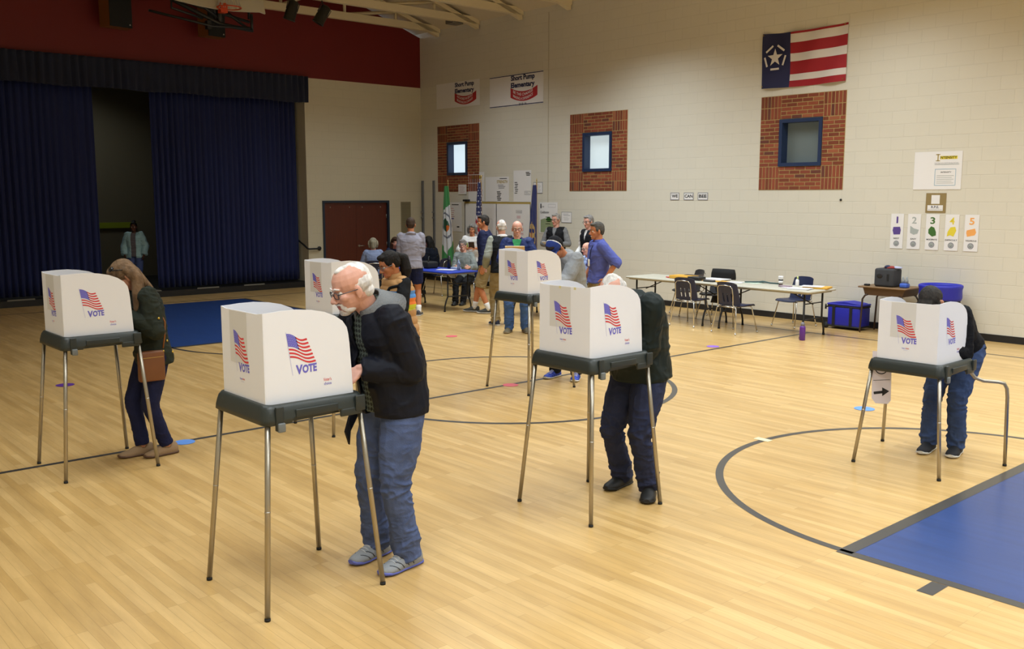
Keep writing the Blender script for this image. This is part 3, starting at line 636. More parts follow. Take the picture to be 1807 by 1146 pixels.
for (x, z, ry, l) in ((9.72, 5.86, 12, 'dark stage spotlight, left of the pair under the truss'), (10.42, 5.86, 26, 'dark stage spotlight tilted more, right of the pair under the truss')):
    e = thing('stage_spotlight', l, 'spotlight', (x, 17.74, z), 0, 'stage spotlights'); rt = Matrix.Rotation(R(ry), 4, 'Y') @ Matrix.Rotation(R(15), 4, 'X')
    b = MB(); b.lathe((0,0,0), [(.06, .20), (.10, .17), (.105, .0), (.115, -.02), (.115, -.17), (.125, -.18), (.125, -.2), (.10, -.2), (.09, -.12)], mtx=rt, n=20); b.build('lamp_can', mat('dark_olive_metal', '211f18', .5), e)
    b = MB(); b.tube([rt @ Vector((-.12, 0, 0)), rt @ Vector((-.13, 0, .16)), (0, 0, .24), rt @ Vector((.13, 0, .16)), rt @ Vector((.12, 0, 0))], .01, n=6); b.tube([(0, 0, .23), (0, 0, .30)], .014); b.build('yoke', BLK_METAL, e)

# ---------------------------------------------------------------- voting booths
TRAYM = mat('dark_green_plastic', '262c29', .42, bump=.1, bscale=200); SHM = mat('white_corrugated_plastic', 'e8e9ef', .45, spec=.35); SHG = mat('double_layer_plastic', 'd4d3d2', .5)
LEGM = mat('booth_leg_steel', 'a9a294', .33, 1.0); SHP = [SHM, mat('print_red', 'd0343c', .5), mat('print_blue', '6b66c6', .5), SHG, mat('print_pale_blue', 'c9c9e8', .5), mat('print_hatch', 'a6a5df', .5), mat('yellow_tape', 'd9cf9a', .6)]
OUT = [(0, 0), (.52, 0), (.512, .14), (.503, .277), (.497, .33), (.489, .366), (.463, .403), (.416, .435), (.355, .46), (.28, .476), (.191, .485), (.103, .484), (.05, .480), (0, .478)]
def art(p, u0=.0, back=False):
    TL, TR, BR_, BL = (.128+u0, .363), (.245+u0, .325), (.297+u0, .196), (.147+u0, .236)
    def q(s, t):
        a = (1-t)*((1-s)*TL[0]+s*TR[0]) + t*((1-s)*BL[0]+s*BR_[0]); c = (1-t)*((1-s)*TL[1]+s*TR[1]) + t*((1-s)*BL[1]+s*BR_[1])
        return (a, c + .010*math.sin(s*2*math.pi*1.05+.4)*(.4+s*.6) )
    h = .0008; nS = 14
    for k in range(7):
        t0, t1 = (2*k)/13, (2*k+1)/13
        for i in range(nS):
            a, c = i/nS, (i+1)/nS
            if t1 < .56 and c <= .47: continue
            p.poly([q(a, t1), q(c, t1), q(c, t0), q(a, t0)], 1, h)
    for j in range(4):
        for i in range(5):
            a, c = .47*i/5, .47*(i+1)/5; t0, t1 = .54*j/4, .54*(j+1)/4; p.poly([q(a, t1), q(c, t1), q(c, t0), q(a, t0)], 2, h)
    for k in range(5):
        for i in range(5):
            s_, t_ = .05+.085*i, .05+.10*k; p.poly([q(s_, t_+.035), q(s_+.03, t_+.02), q(s_+.03, t_), q(s_, t_+.012)], 5, h*2)
    p.line((.126+u0, .372), (.160+u0, .143), .0035, 4, h)
    p.text('V', .178+u0, .145, .040, .050, 2, h, .045); p.text('OTE', .2165+u0, .147, .084, .045, 2, h, .045, shear=0, warp=lambda x: .004*x)
    if not back: p.text("Voter's", .338+u0, .090, .048, .018, 1, h, .01); p.text('choice', .342+u0, .069, .044, .016, 2, h, .01)
    else: p.text('Voters', .185+u0, .104, .03, .012, 2, h, .01); p.text('choice', .217+u0, .105, .027, .012, 1, h, .01); p.rect(.2+u0, .094, .235+u0, .0965, 4, h)
def make_booth(label, loc, drop=0.0, wide=False, tapes=False):
    """origin on the floor under the tray's centre; the closed back panel faces -X, the open side +X"""
    e = thing('voting_booth', label, 'voting booth', (*loc, 0), 0, 'portable voting booths')
    zt = 1.085-drop; hw = .303; hx = .303
    # tray
    b = MB(); rings = []
    def rr(hx_, hy_, r_, z, lift=0):
        out = []
        for (sx_, sy_, a0) in ((1,1,0), (-1,1,90), (-1,-1,180), (1,-1,270)):
            for k in range(7):
                a = R(a0+15*k); out.append([sx_*(hx_-r_)+r_*math.cos(a), sy_*(hy_-r_)+r_*math.sin(a), z])
        # subdivide sides so that the skirt can be cut
        res = []
        for i in range(len(out)):
            res.append(out[i]); nx = out[(i+1) % len(out)]
            if i % 7 == 6:
                for s in (.12, .2, .24, .28, .72, .76, .8, .88): res.append([out[i][c]*(1-s)+nx[c]*s for c in range(3)])
        if lift:
            for q_ in res:
                if abs(q_[1]) > hy_-.03 and abs(q_[0]) < .135: q_[2] += lift
                if q_[0] < -hx_+.03 and False: q_[2] += lift
        return [tuple(q_) for q_ in res]
    z1, z0 = zt+.012, zt-.09
    rings = [rr(hx-.02, hw-.02, .04, z0+.004, .026), rr(hx-.003, hw-.003, .045, z0, .026), rr(hx+.004, hw+.004, .05, z0+.006, .026), rr(hx+.002, hw+.002, .05, z0+.03, .006), rr(hx-.004, hw-.004, .05, zt-.03), rr(hx-.010, hw-.010, .05, zt-.008), rr(hx-.022, hw-.022, .045, z1-.003), rr(hx-.035, hw-.035, .04, z1), rr(hx-.044, hw-.044, .035, z1-.004), rr(hx-.05, hw-.05, .03, zt-.004), rr(.1, .1, .03, zt-.004)]
    b.loft(rings, 0, caps=True); tr = b.build('tray', TRAYM, e)
    b = MB()
    b.bbox((-.245, -.315, z0-.03), (-.2, -.296, z1-.006), .006); b.bbox((.225, -.315, z0+.006), (.285, -.298, z1-.01), .006); b.bbox((-.13, -.311, z0+.026), (.12, -.30, zt-.022), .005); b.bbox((.135, -.308, z0-.014), (.27, -.29, z0+.03), .01)
    b.build('side_bracket', mat('booth_bracket_plastic', '232927', .45), tr)
    b = MB(); b.bbox((-.238, -.327, z0-.036), (-.198, -.305, z0+.012), .006); b.build('latch', mat('grey_latch', '6a6f70', .5), tr)
    # legs
    for (sx_, sy_) in ((-1,-1), (-1,1), (1,-1), (1,1)):
        b = MB(); t_ = Vector((sx_*.268, sy_*.268, zt-.03))
        if wide and sx_ > 0: pts = [t_, Vector((.275, sy_*.27, zt-.10)), Vector((.30, sy_*.30, zt-.15)), Vector((.345, sy_*.35, zt-.175)), Vector((.41, sy_*.44, zt-.18)), Vector((.435, sy_*.475, zt-.19)), Vector((.448, sy_*.492, zt-.23)), Vector((.45, sy_*.50, zt-.3)), Vector((.45, sy_*.515, .01))]; 
        else: pts = [t_, t_.lerp(Vector((sx_*.35, sy_*.35, .012)), .48), Vector((sx_*.35, sy_*.35, .012))]
        b.tube(pts, .0145, n=12); lg = b.build('leg', LEGM, e)
        if not (wide and sx_ > 0):
            m_ = pts[1]; d_ = (pts[2]-pts[0]).normalized(); b = MB(); b.tube([m_-d_*.004, m_+d_*.004], .0155, n=12); b.build('leg_joint', STEEL, lg)
        b = MB(); fp = pts[-1]; b.lathe((fp.x, fp.y, 0), [(.0158, 0), (.0158, .016)], n=12); b.build('foot_cap', BLK_RUB, lg)
    # panels
    x0, y0 = -.265, -.24; t = .005
    b = MB(); b.prism([(x0+max(u, .0055), y0, zt+z) for u, z in OUT], (0, t, 0), 0); p = Plane(b, (x0, y0, zt), (1,0,0), (0,0,1)); art(p); b.build('side_panel', SHP, e, recalc=False)
    b = MB(); b.prism([(x0+max(u, .0055), -y0-t, zt+z) for u, z in OUT], (0, t, 0), 0); p = Plane(b, (x0+.52, -y0, zt), (-1,0,0), (0,0,1)); art(p); b.build('side_panel', SHP, e, recalc=False)
    b = MB(); b.prism([(x0, -y0, zt), (x0, y0, zt), (x0, y0, zt+.478), (x0, y0+.06, zt+.470), (x0, -y0-.06, zt+.470), (x0, -y0, zt+.478)], (t, 0, 0), 0)
    p = Plane(b, (x0, -y0, zt), (0,-1,0), (0,0,1)); p.rect(.10, .19, .30, .465, 3, .0004); art(p, .015, True)
    if tapes: p.rect(.19, .452, .21, .468, 6, .001); p.rect(.33, .452, .35, .468, 6, .001)
    b.build('back_panel', SHP, e, recalc=False)
    return e
make_booth('largest, nearest white voting booth, in front of the white-haired man in a dark jacket', (2.44, 4.605))
make_booth('leftmost white voting booth, used by the long-haired woman in dark green', (2.395, 7.76))
make_booth('white voting booth with yellow tape marks before the man in a dark green jacket', (4.68, 4.48), tapes=True)
make_booth('white voting booth partly behind the nearest voter, used by the woman in glasses', (4.63, 7.63))
make_booth('white voting booth in front of the bending voter in grey hoodie and dark cap', (7.14, 7.78))
make_booth('low rightmost white voting booth on wide bent legs with wheelchair sign', (7.395, 3.43), drop=.225, wide=True)
# wheelchair sign hung from the low booth
b = MB(); p = Plane(b, (0, 0, 0), (.55, -.83, 0), (-.06, .0, 1)); p.prism = None
out = [(0, .04), (.03, .0), (.125, .0), (.145, .03), (.145, .43), (0, .43)]
b.prism([p.p(u, v) for u, v in out], p.N*.003, 0)
p.line((0.01, .19), (.135, .20), .004, 1, .004); p.ring(.068, .29, .040, .048, 1, .004, 150, 370); p.line((.065, .385), (.068, .31), .009, 1, .004); p.line((.066, .315), (.10, .313), .008, 1, .004); p.line((.10, .315), (.115, .262), .008, 1, .004); p.line((.066, .35), (.095, .35), .007, 1, .004); p.disc(.064, .40, .011, 1, .004)
p.line((.015, .085), (.09, .098), .022, 1, .004); p.poly([(.08, .062), (.132, .106), (.078, .135)], 1, .004)
o = b.build('hanging_sign', [mat('sign_lilac_white', 'd4ccd2', .6), BLACK], None, (7.14, 3.70, .49), recalc=False); tag(o, 'white card with wheelchair symbol and arrow hanging under the low booth', 'sign')
# ---------------------------------------------------------------- tables, chairs, bags along the wall
GTOP = mat('grey_laminate_top', 'b9b6a8', .45); GEDGE = mat('grey_table_edge', 'a5a293', .5)
def folding_table(name, label, x0, x1, y0, y1, h, tops, group=None, cloth=None):
    """long side along Y"""
    cx, cy = (x0+x1)/2, (y0+y1)/2; W_, L_ = x1-x0, y1-y0
    e = thing(name, label, 'table', (cx, cy, 0), 0, group)
    b = MB(); b.bbox((-W_/2, -L_/2, h-.035), (W_/2, L_/2, h), .025, 0); b.build('table_top', tops, e)
    b = MB(); b.box((-W_/2+.05, -L_/2+.05, h-.055), (W_/2-.05, L_/2-.05, h-.036)); b.build('apron_frame', GEDGE, e)
    for s in (-1, 1):
        yb = s*(L_/2-.16)
        for q in (-1, 1):
            b = MB(); xo = q*(W_/2-.13); b.tube([(xo, yb, h-.05), (xo, yb, .28), (xo+q*.04, yb, .20), (xo+q*.07, yb, .10), (xo+q*.075, yb, .012)], .0155, n=10); lg = b.build('leg', BLK_METAL, e)
            b = MB(); b.lathe((xo+q*.075, yb, 0), [(.02, 0), (.02, .03)], n=10); b.build('foot_cap', BLK_RUB, lg)
        b = MB(); b.tube([(-(W_/2-.13), yb, .28), (W_/2-.13, yb, .28)], .012); b.tube([(-(W_/2-.13), yb, .52), (W_/2-.13, yb, .52)], .009); b.build('cross_bar', BLK_METAL, e)
        b = MB(); b.tube([(0, yb, .50), (0, yb - s*.45, h-.05)], .009); b.build('folding_brace', BLK_METAL, e)
    return e
folding_table('folding_table', 'long grey folding table with cup and envelopes, nearer the blue wheeled bag', 12.62, 13.39, 7.60, 9.42, .735, GTOP, 'grey folding tables')
folding_table('folding_table', 'long grey folding table with yellow packets, partly behind the dark green jacket', 12.66, 13.43, 9.46, 11.30, .735, GTOP, 'grey folding tables')
BTOP = mat('blue_plastic_cover', '2640b0', .4, bump=.2, bscale=12)
folding_table('covered_table', 'blue-covered check-in table in front of the smiling seated woman', 10.62, 11.36, 13.85, 15.65, .75, BTOP, 'blue-covered check-in tables')
folding_table('covered_table', 'blue-covered check-in table with a white box before the seated bald man', 11.25, 11.95, 11.45, 12.95, .75, BTOP, 'blue-covered check-in tables')
folding_table('covered_table', 'blue-covered check-in table behind the man in the grey hoodie and shorts', 11.42, 11.97, 16.25, 17.35, .75, BTOP, 'blue-covered check-in tables')

def make_chair(label, x, y, rz, shell, slots=True, group='school chairs'):
    """local +x is forward, seat height 0.45"""
    e = thing('school_chair', label, 'chair', (x, y, 0), rz, group)
    b = MB(); rows = []
    # seat and back in one moulded shell: profile from front edge to the top of the back
    b2 = MB(); prof = [(.24, .43), (.20, .448), (.08, .445), (-.08, .438), (-.15, .45)]
    rings = []
    for (f, z) in prof:
        hw = .215 if f < .2 else .20; ring = []
        for k in range(11):
            s = -1 + 2*k/10; ring.append((f, s*hw, z + .012*abs(s)**2.5))
        for k in range(11):
            s = 1 - 2*k/10; ring.append((f, s*hw, z - .014 + .012*abs(s)**2.5))
        rings.append(ring)
    b2.loft(rings, 0); b2.build('seat', shell, e)
    b3 = MB()
    def bk(s, t):  # back surface
        wd = .21 - .02*max(0, (t-.5))*2*abs(1); z = .45 + .37*t; f = -.15 - .10*t + .03*(abs(s)**2); 
        return Vector((f, s*wd, z - (.03*abs(s)**4 if t > .95 else 0)))
    cols = [-1, -.8, -.62, -.46, -.32, -.16, -.06, .06, .16, .32, .46, .62, .8, 1]; rws = [0, .12, .24, .5, .62, .8, .92, 1]
    v = []; f = []
    for t in rws:
        for s in cols: v.append(bk(s, t))
    n0 = len(v)
    for p_ in v[:n0]: v.append(p_ + Vector((-.012, 0, 0)))
    nc = len(cols); faces = set()
    def hole(i, j): 
        if not slots: return False
        m_ = (cols[j] + cols[j+1])/2; return .1 < (rws[i]+rws[i+1])/2 < .5 and (abs(abs(m_)-.39) < .09 or abs(m_) < .07)
    for i in range(len(rws)-1):
        for j in range(nc-1):
            if hole(i, j): continue
            a = i*nc+j; q = (a, a+1, a+nc+1, a+nc); f.append(q); f.append(tuple(reversed([k+n0 for k in q])))
            for (di, dj, e0, e1) in ((-1, 0, a, a+1), (1, 0, a+nc+1, a+nc), (0, 1, a+1, a+nc+1), (0, -1, a+nc, a)):
                ii, jj = i+di, j+dj
                if ii < 0 or ii >= len(rws)-1 or jj < 0 or jj >= nc-1 or hole(ii, jj): f.append((e1, e0, e0+n0, e1+n0))
    b3.add(v, f, 0, False); b3.build('backrest', shell, e)
    b = MB(); b.tube([(-.235, -.15, .45), (-.245, -.15, .62), (-.262, -.145, .72), (-.272, -.11, .76), (-.274, 0, .768), (-.272, .11, .76), (-.262, .145, .72), (-.245, .15, .62), (-.235, .15, .45)], .008, n=8); b.tube([(-.2, -.19, .422), (-.2, .19, .422)], .009, n=8); b.tube([(.16, -.19, .422), (.16, .19, .422)], .009, n=8)
    b.tube([(-.235, -.15, .45), (-.16, -.15, .425), (.15, -.15, .425)], .008, n=8); b.tube([(-.235, .15, .45), (-.16, .15, .425), (.15, .15, .425)], .008, n=8); b.build('seat_frame', CHROME, e)
    for (fx, fy) in ((.26, -.24), (.26, .24), (-.27, -.24), (-.27, .24)):
        b = MB(); sx_ = .16 if fx > 0 else -.2; b.tube([(sx_, math.copysign(.15, fy), .425), (sx_+math.copysign(.012, fx), math.copysign(.19, fy), .405), (fx, fy, .014)], .0095, n=10); lg = b.build('leg', CHROME, e)
        b = MB(); b.lathe((fx, fy, 0), [(.013, 0), (.015, .012), (.011, .03)], n=10); b.build('foot_glide', CHROME, lg)
    return e
SHN = mat('navy_chair_shell', '1f2747', .4, bump=.1, bscale=150); SHB = mat('charcoal_chair_shell', '26262a', .5)
make_chair('navy school chair in front of the black coat, at the left grey table', 12.66, 9.82, 4, SHN)
make_chair('navy school chair with slotted back between the two grey tables, seen from behind', 12.50, 8.83, -4, SHN)
make_chair('navy school chair on the wall side of the table with the paper cup', 13.86, 8.62, 172, SHN)
make_chair('dark school chair with a black coat over it, on the wall side of the tables', 13.72, 10.1, 186, SHB, False)
make_chair('dark school chair seen side-on behind the navy chair at the left table', 13.80, 10.78, 150, SHB, False)
# coat over the chair
CLB = mat('black_coat_cloth', '121214', .85)
b = MB(); rings = []
for j in range(9):
    t = j/8; z = .84 - .60*t; ring = []
    for k in range(20):
        a = 2*math.pi*k/20; ring.append((.075*math.cos(a)*(1+.5*t), (.235+.03*math.sin(t*7))*math.sin(a), z + .02*math.sin(a*3)*t))
    rings.append(ring)
b.loft(rings, 0); tag(b.build('draped_coat', CLB, None, (13.945, 10.12, .02)), 'black coat draped over the back of a dark chair behind the left table', 'coat')
# papers and small things on the grey tables (table top z = .735)
TZ = .7365
def sheet(name, label, cat, x, y, z, w_, l_, rz, m, t=.004, group=None):
    b = MB(); b.box((-w_/2, -l_/2, 0), (w_/2, l_/2, t)); o = b.build(name, m, None, (x, y, z)); o.rotation_euler = (0, 0, R(rz)); return tag(o, label, cat, group)
YENV = mat('yellow_envelope_paper', 'd9a53c', .6); PPR = mat('office_paper', 'dcdce2', .6)
b = MB(); b.bbox((-.13, -.2, 0), (.13, .2, .055), .01); b.box((-.12, -.27, .055), (.10, .16, .06)); tag(b.build('yellow_packet', YENV, None, (13.0, 10.28, TZ)), 'thick yellow packet lying on the far grey table', 'packet')
b = MB(); b.prism([(-.05, 0, 0), (.03, .12, 0), (.09, .0, 0)], (0, 0, .012)); tag(b.build('red_paper_flag', mat('red_card', 'c43a36', .6), None, (12.96, 10.53, TZ)), 'pointed red card at the left end of the yellow packet', 'card')
b = MB(); b.bbox((-.10, -.12, 0), (.10, .12, .06), .012); tag(b.build('black_case', mat('black_case_plastic', '17191c', .5), None, (12.93, 9.93, TZ)), 'flat black case right of the yellow packet', 'case')
sheet('paper_sheet', 'dark card lying across the yellow packet and black case', 'card', 13.12, 10.12, TZ+.062, .12, .34, 12, mat('dark_brown_card', '3a2a22', .6))
b = MB(); 
for k in range(6): b.box((-.15+.004*k, -.2-.003*k, .004*k), (.15-.002*k, .22-.006*k, .004*k+.0035))
tag(b.build('paper_stack', PPR, None, (13.18, 9.72, TZ)), 'pile of white papers with loose edges on the far grey table', 'papers')
sheet('manila_envelope', 'yellow envelope sticking out beyond the white paper pile', 'envelope', 13.0, 9.60, TZ+.001, .22, .46, -6, YENV, .008)
sheet('paper_sheet', 'pale green sheet behind the yellow packet', 'paper', 13.33, 10.28, TZ, .16, .55, 4, mat('pale_green_paper', 'c3d3c2', .6))
b = MB(); b.bbox((-.045, -.10, 0), (.045, .10, .03), .012); tag(b.build('stapler', mat('dark_grey_plastic', '3a3a38', .5), None, (12.84, 9.60, TZ)), 'dark grey stapler near the front edge of the far grey table', 'stapler')
sheet('paper_sheet', 'single white sheet at the joint of the two grey tables', 'paper', 13.05, 9.25, TZ, .21, .28, 20, PPR)
sheet('paper_sheet', 'pale green sheet under the dark lanyard on the nearer grey table', 'paper', 13.2, 8.98, TZ, .22, .30, -8, mat('pale_green_paper', 'c3d3c2', .6))
b = MB(); b.tube([(-.10, .26, .008), (0, .12, .012), (.05, -.02, .02), (0, -.16, .012), (.06, -.30, .008)], .012, n=7); b.tube([(.05, .10, .008), (.08, 0, .012), (.03, -.12, .01)], .01, n=7); b.ell((.03, .0, .02), (.035, .05, .016))
tag(b.build('lanyard', mat('dark_teal_strap', '2a4a4c', .6), None, (13.24, 8.85, TZ+.004)), 'dark teal lanyard coiled on the nearer grey table', 'lanyard')
e = thing('paper_cup', 'white paper coffee cup with brown print on the nearer grey table', 'cup', (13.20, 8.47, TZ))
b = MB(); b.lathe((0,0,0), [(.030, 0), (.0325, .03)], 0); b.lathe((0,0,0), [(.0327, .03), (.036, .07)], 1); b.lathe((0,0,0), [(.036, .07), (.0375, .095)], 2); b.lathe((0,0,0), [(.0375, .095), (.040, .125)], 1); b.build('cup_body', [mat('brown_print', '4a3526', .6), WHITE, mat('dark_print', '3b3b3e', .6)], e)
b = MB(); b.lathe((0,0,.124), [(.042, 0), (.042, .010), (.037, .016), (.036, .022), (.001, .022)]); b.build('lid', WHITE, e)
e = thing('squeeze_bottle', 'white bottle with pale green cap beside the paper cup', 'bottle', (13.26, 8.21, TZ))
b = MB(); b.lathe((0,0,0), [(.026, 0), (.028, .01), (.028, .08), (.022, .10), (.012, .11)]); b.build('bottle_body', WHITE, e)
b = MB(); b.lathe((0.0,-.005,.11), [(.013, 0), (.013, .03), (.008, .045)]); b.build('cap', mat('pale_green_cap', 'cfd98a', .5), e)
b = MB(); b.bbox((-.05, -.10, 0), (.05, .10, .02), .01); tag(b.build('date_stamp', mat('mauve_plastic', '8f7c86', .5), None, (13.02, 8.27, TZ)), 'small mauve holder in front of the white bottle', 'holder')
b = MB()
for k in range(4): b.box((-.12, -.16-.01*k, .003*k), (.12, .15, .003*k+.0025))
o = b.build('paper_stack', PPR, None, (12.86, 7.93, TZ)); o.rotation_euler = (0, 0, R(12)); tag(o, 'white papers at the near right corner of the grey table', 'papers')
sheet('paper_sheet', 'lilac-white sheet beside the squeeze bottle', 'paper', 12.95, 8.13, TZ, .21, .28, -20, mat('lilac_paper', 'd6ccd6', .6))
b = MB(); b.bbox((-.14, -.19, 0), (.14, .19, .028), .006); o = b.build('manila_envelope', YENV, None, (13.17, 7.80, TZ)); o.rotation_euler = (0, 0, R(14)); tag(o, 'yellow envelope under white paper at the right end of the grey tables', 'envelope')
sheet('paper_sheet', 'white sheet lying on the yellow envelope at the table end', 'paper', 13.13, 7.86, TZ+.0285, .25, .33, 18, PPR)
# purple bottle on the floor
e = thing('water_bottle', 'purple bottle standing on the floor by the grey table leg', 'bottle', (12.57, 7.66, 0))
b = MB(); b.lathe((0,0,0), [(.040, 0), (.043, .006), (.043, .19), (.036, .215), (.028, .22)]); b.build('bottle_body', mat('purple_bottle', '5a2a86', .35), e)
b = MB(); b.lathe((0,0,.22), [(.03, 0), (.03, .03), (.02, .05), (.008, .055)]); b.build('cap', mat('grey_cap', '77757c', .4), e)
# backpack edge by the left table
b = MB(); b.ell((0,0,.22), (.16, .14, .22)); b.tube([(-.13, -.1, .1), (-.2, -.12, .22), (-.13, -.1, .36)], .015, n=7); b.tube([(-.04, -.14, .05), (-.06, -.22, .2), (-.04, -.13, .38)], .012, n=7); tag(b.build('backpack', mat('dark_backpack_cloth', '1d2030', .8), None, (12.75, 11.05, 0)), 'dark backpack on the floor behind the dark green jacket', 'backpack')
# blue wheeled cooler bag
BBL = mat('royal_blue_nylon', '1f25a8', .5, bump=.3, bscale=20); e = thing('rolling_bag', 'royal blue rolling bag with black straps under the school desk', 'bag', (14.25, 7.90, 0))
b = MB(); b.bbox((-.17, -.33, .05), (.17, .24, .37), .03); bd = b.build('bag_body', BBL, e)
b = MB(); b.bbox((-.18, -.34, .385), (.18, .25, .42), .03); b.prism([(-.17, .22, .42), (-.17, -.05, .455), (-.17, -.3, .425)], (.32, 0, 0)); b.build('lid', BBL, e)
b = MB(); b.bbox((-.176, -.336, .355), (.176, .246, .39), .03); b.box((-.176, .10, .06), (-.168, .15, .37)); b.box((-.176, -.20, .06), (-.168, -.15, .37)); b.bbox((-.175, -.335, .035), (.175, .245, .065), .03); b.build('strap', mat('black_webbing', '141418', .7), bd)
b = MB(); b.tube([(-.05, .24, .34), (-.05, .34, .34)], .012); b.tube([(-.05, .34, .30), (-.05, .34, .38)], .014); b.build('handle', BLK_METAL, e)
for s in (-.15, .15):
    b = MB(); b.lathe((0,0,0), [(.0, -.02), (.05, -.02), (.05, .02), (.0, .02)], mtx=Matrix.Translation((s, .27, .05)) @ Matrix.Rotation(R(90), 4, 'Y')); b.build('wheel', BLK_RUB, e)
# school desk, box, bin
BRD = mat('brown_desk_laminate', '7b5f3f', .5, var=.08, vscale=6); e = thing('school_desk', 'small brown school desk with open book box against the right wall', 'desk', (14.21, 7.14, 0))
b = MB(); b.bbox((-.30, -.38, .725), (.30, .40, .75), .03); b.build('desk_top', BRD, e)
b = MB(); b.prism([(-.26, .33, .724), (-.24, .30, .61), (-.24, -.30, .61), (-.26, -.35, .724)], (.50, 0, 0)); b.build('book_box', mat('dark_brown_steel', '5a4330', .5), e)
for (x, y) in ((-.24, .30), (-.24, -.30), (.22, .30), (.22, -.30)):
    b = MB(); b.tube([(x, y*.85, .62), (x, y*1.0, .60), (x, y*1.13, .54), (x, y*1.16, .3), (x, y*1.2, .012)], .0145, n=9); lg = b.build('leg', mat('dark_brown_tube', '3a2b24', .4), e)
    b = MB(); b.tube([(x, y*1.19, .12), (x, y*1.2, .0)], .011, n=9); b.build('leg_tip', CHROME, lg)
e = thing('tote_box', 'charcoal round-cornered box standing on the school desk', 'box', (14.14, 7.17, .751))
b = MB(); b.bbox((-.14, -.165, 0), (.14, .155, .285), .035, seg=5); b.build('box_body', mat('charcoal_felt', '33353a', .8), e)
b = MB(); b.ell((-.141, .06, .17), (.006, .05, .04)); b.build('side_pocket', BLACK, e)
b = MB(); b.box((-.146, -.09, .10), (-.139, -.06, .2)); b.build('side_handle', BLACK, e)
b = MB(); b.ell((0, 0, .01), (.08, .10, .028)); b.ell((.02, -.08, .012), (.06, .10, .022), 1); b.ell((-.03, .03, .02), (.05, .05, .03), 2); tag(b.build('folded_cloth', [mat('red_cloth', '8e2f2a', .8), mat('lilac_cloth', 'a9b0d0', .8), mat('navy_cloth', '252c4c', .8)], None, (14.12, 7.12, 1.037)), 'crumpled red, navy and lilac cloth on top of the charcoal box', 'cloth')
e = thing('drink_bottle', 'clear and blue bottle pack standing right of the charcoal box', 'bottle', (14.10, 6.87, .751))
b = MB(); b.bbox((-.06, -.06, 0), (.06, .06, .07), .02); b.build('blue_base', mat('blue_plastic', '3f63c4', .4), e)
for s in (-.03, .03):
    b = MB(); b.lathe((0, s, .07), [(.026, 0), (.026, .05), (.012, .08), (.012, .10)]); b.build('bottle_neck', mat('clear_grey_plastic', '8f979c', .3), e)
b = MB(); b.bbox((-.03, -.04, 0), (.03, .04, .03), .01); tag(b.build('small_pouch', BLACK, None, (14.02, 7.44, .751)), 'small black pouch at the left edge of the school desk', 'pouch')
e = thing('waste_bin', 'big round bin with royal blue liner behind the bending man at the low booth', 'bin', (14.20, 6.36, 0))
b = MB(); b.lathe((0,0,0), [(.22, 0), (.235, .02), (.29, .74), (.285, .75), (.27, .1), (.001, .08)], n=28); b.build('bin_body', mat('dark_grey_bin', '303238', .6), e)
b = MB(); b.lathe((0,0,0), [(.292, .60), (.305, .64), (.30, .76), (.312, .80), (.31, .825), (.29, .835), (.275, .80), (.27, .5)], n=28); b.build('bin_liner', BBL, e)
# things on the blue check-in table
BT = .7515
b = MB(); b.bbox((-.13, -.18, 0), (.13, .18, .13), .03); b.tube([(-.1, -.15, .1), (-.05, -.1, .22), (.05, .02, .22), (.1, .1, .1)], .012, n=7); tag(b.build('black_bag', BLK_RUB, None, (11.02, 15.0, BT)), 'black soft bag on the blue table left of the dark bottle', 'bag')
b = MB(); b.ell((0,0,.07), (.11, .14, .07)); tag(b.build('blue_scarf', mat('blue_grey_cloth', '5c6a9c', .8), None, (10.98, 15.42, BT)), 'crumpled blue-grey scarf at the far end of the blue table', 'scarf')
b = MB(); b.lathe((0,0,0), [(.036, 0), (.037, .16), (.03, .2), (.02, .21), (.022, .245), (.0, .25)]); tag(b.build('dark_bottle', mat('black_bottle', '16181c', .35), None, (11.26, 14.62, BT)), 'black bottle standing on the blue table beside the smiling woman', 'bottle')
b = MB(); b.lathe((0,0,0), [(.032, 0), (.033, .13), (.02, .17), (.013, .18), (.014, .205), (.0, .206)]); tag(b.build('clear_bottle', mat('clear_bottle_plastic', 'b9c6d4', .15, trans=.7), None, (11.10, 14.12, BT)), 'clear water bottle near the right end of the blue table', 'bottle')
sheet('paper_sheet', 'white papers on the right half of the blue table', 'papers', 10.98, 14.35, BT, .22, .34, 30, PPR, .01)
sheet('paper_stack', 'thick white paper block on the left part of the blue table', 'papers', 10.80, 15.1, BT, .22, .30, 10, PPR, .035)
sheet('badge_box', 'pale box on the blue table behind the clear bottle', 'box', 11.22, 14.36, BT, .10, .2, 0, mat('pale_blue_box', 'b4c4dc', .6), .04)
b = MB(); b.bbox((-.12, -.16, 0), (.12, .16, .09), .01); tag(b.build('white_box', WHITE, None, (11.47, 11.72, BT)), 'white box on the blue table before the seated bald man', 'box')
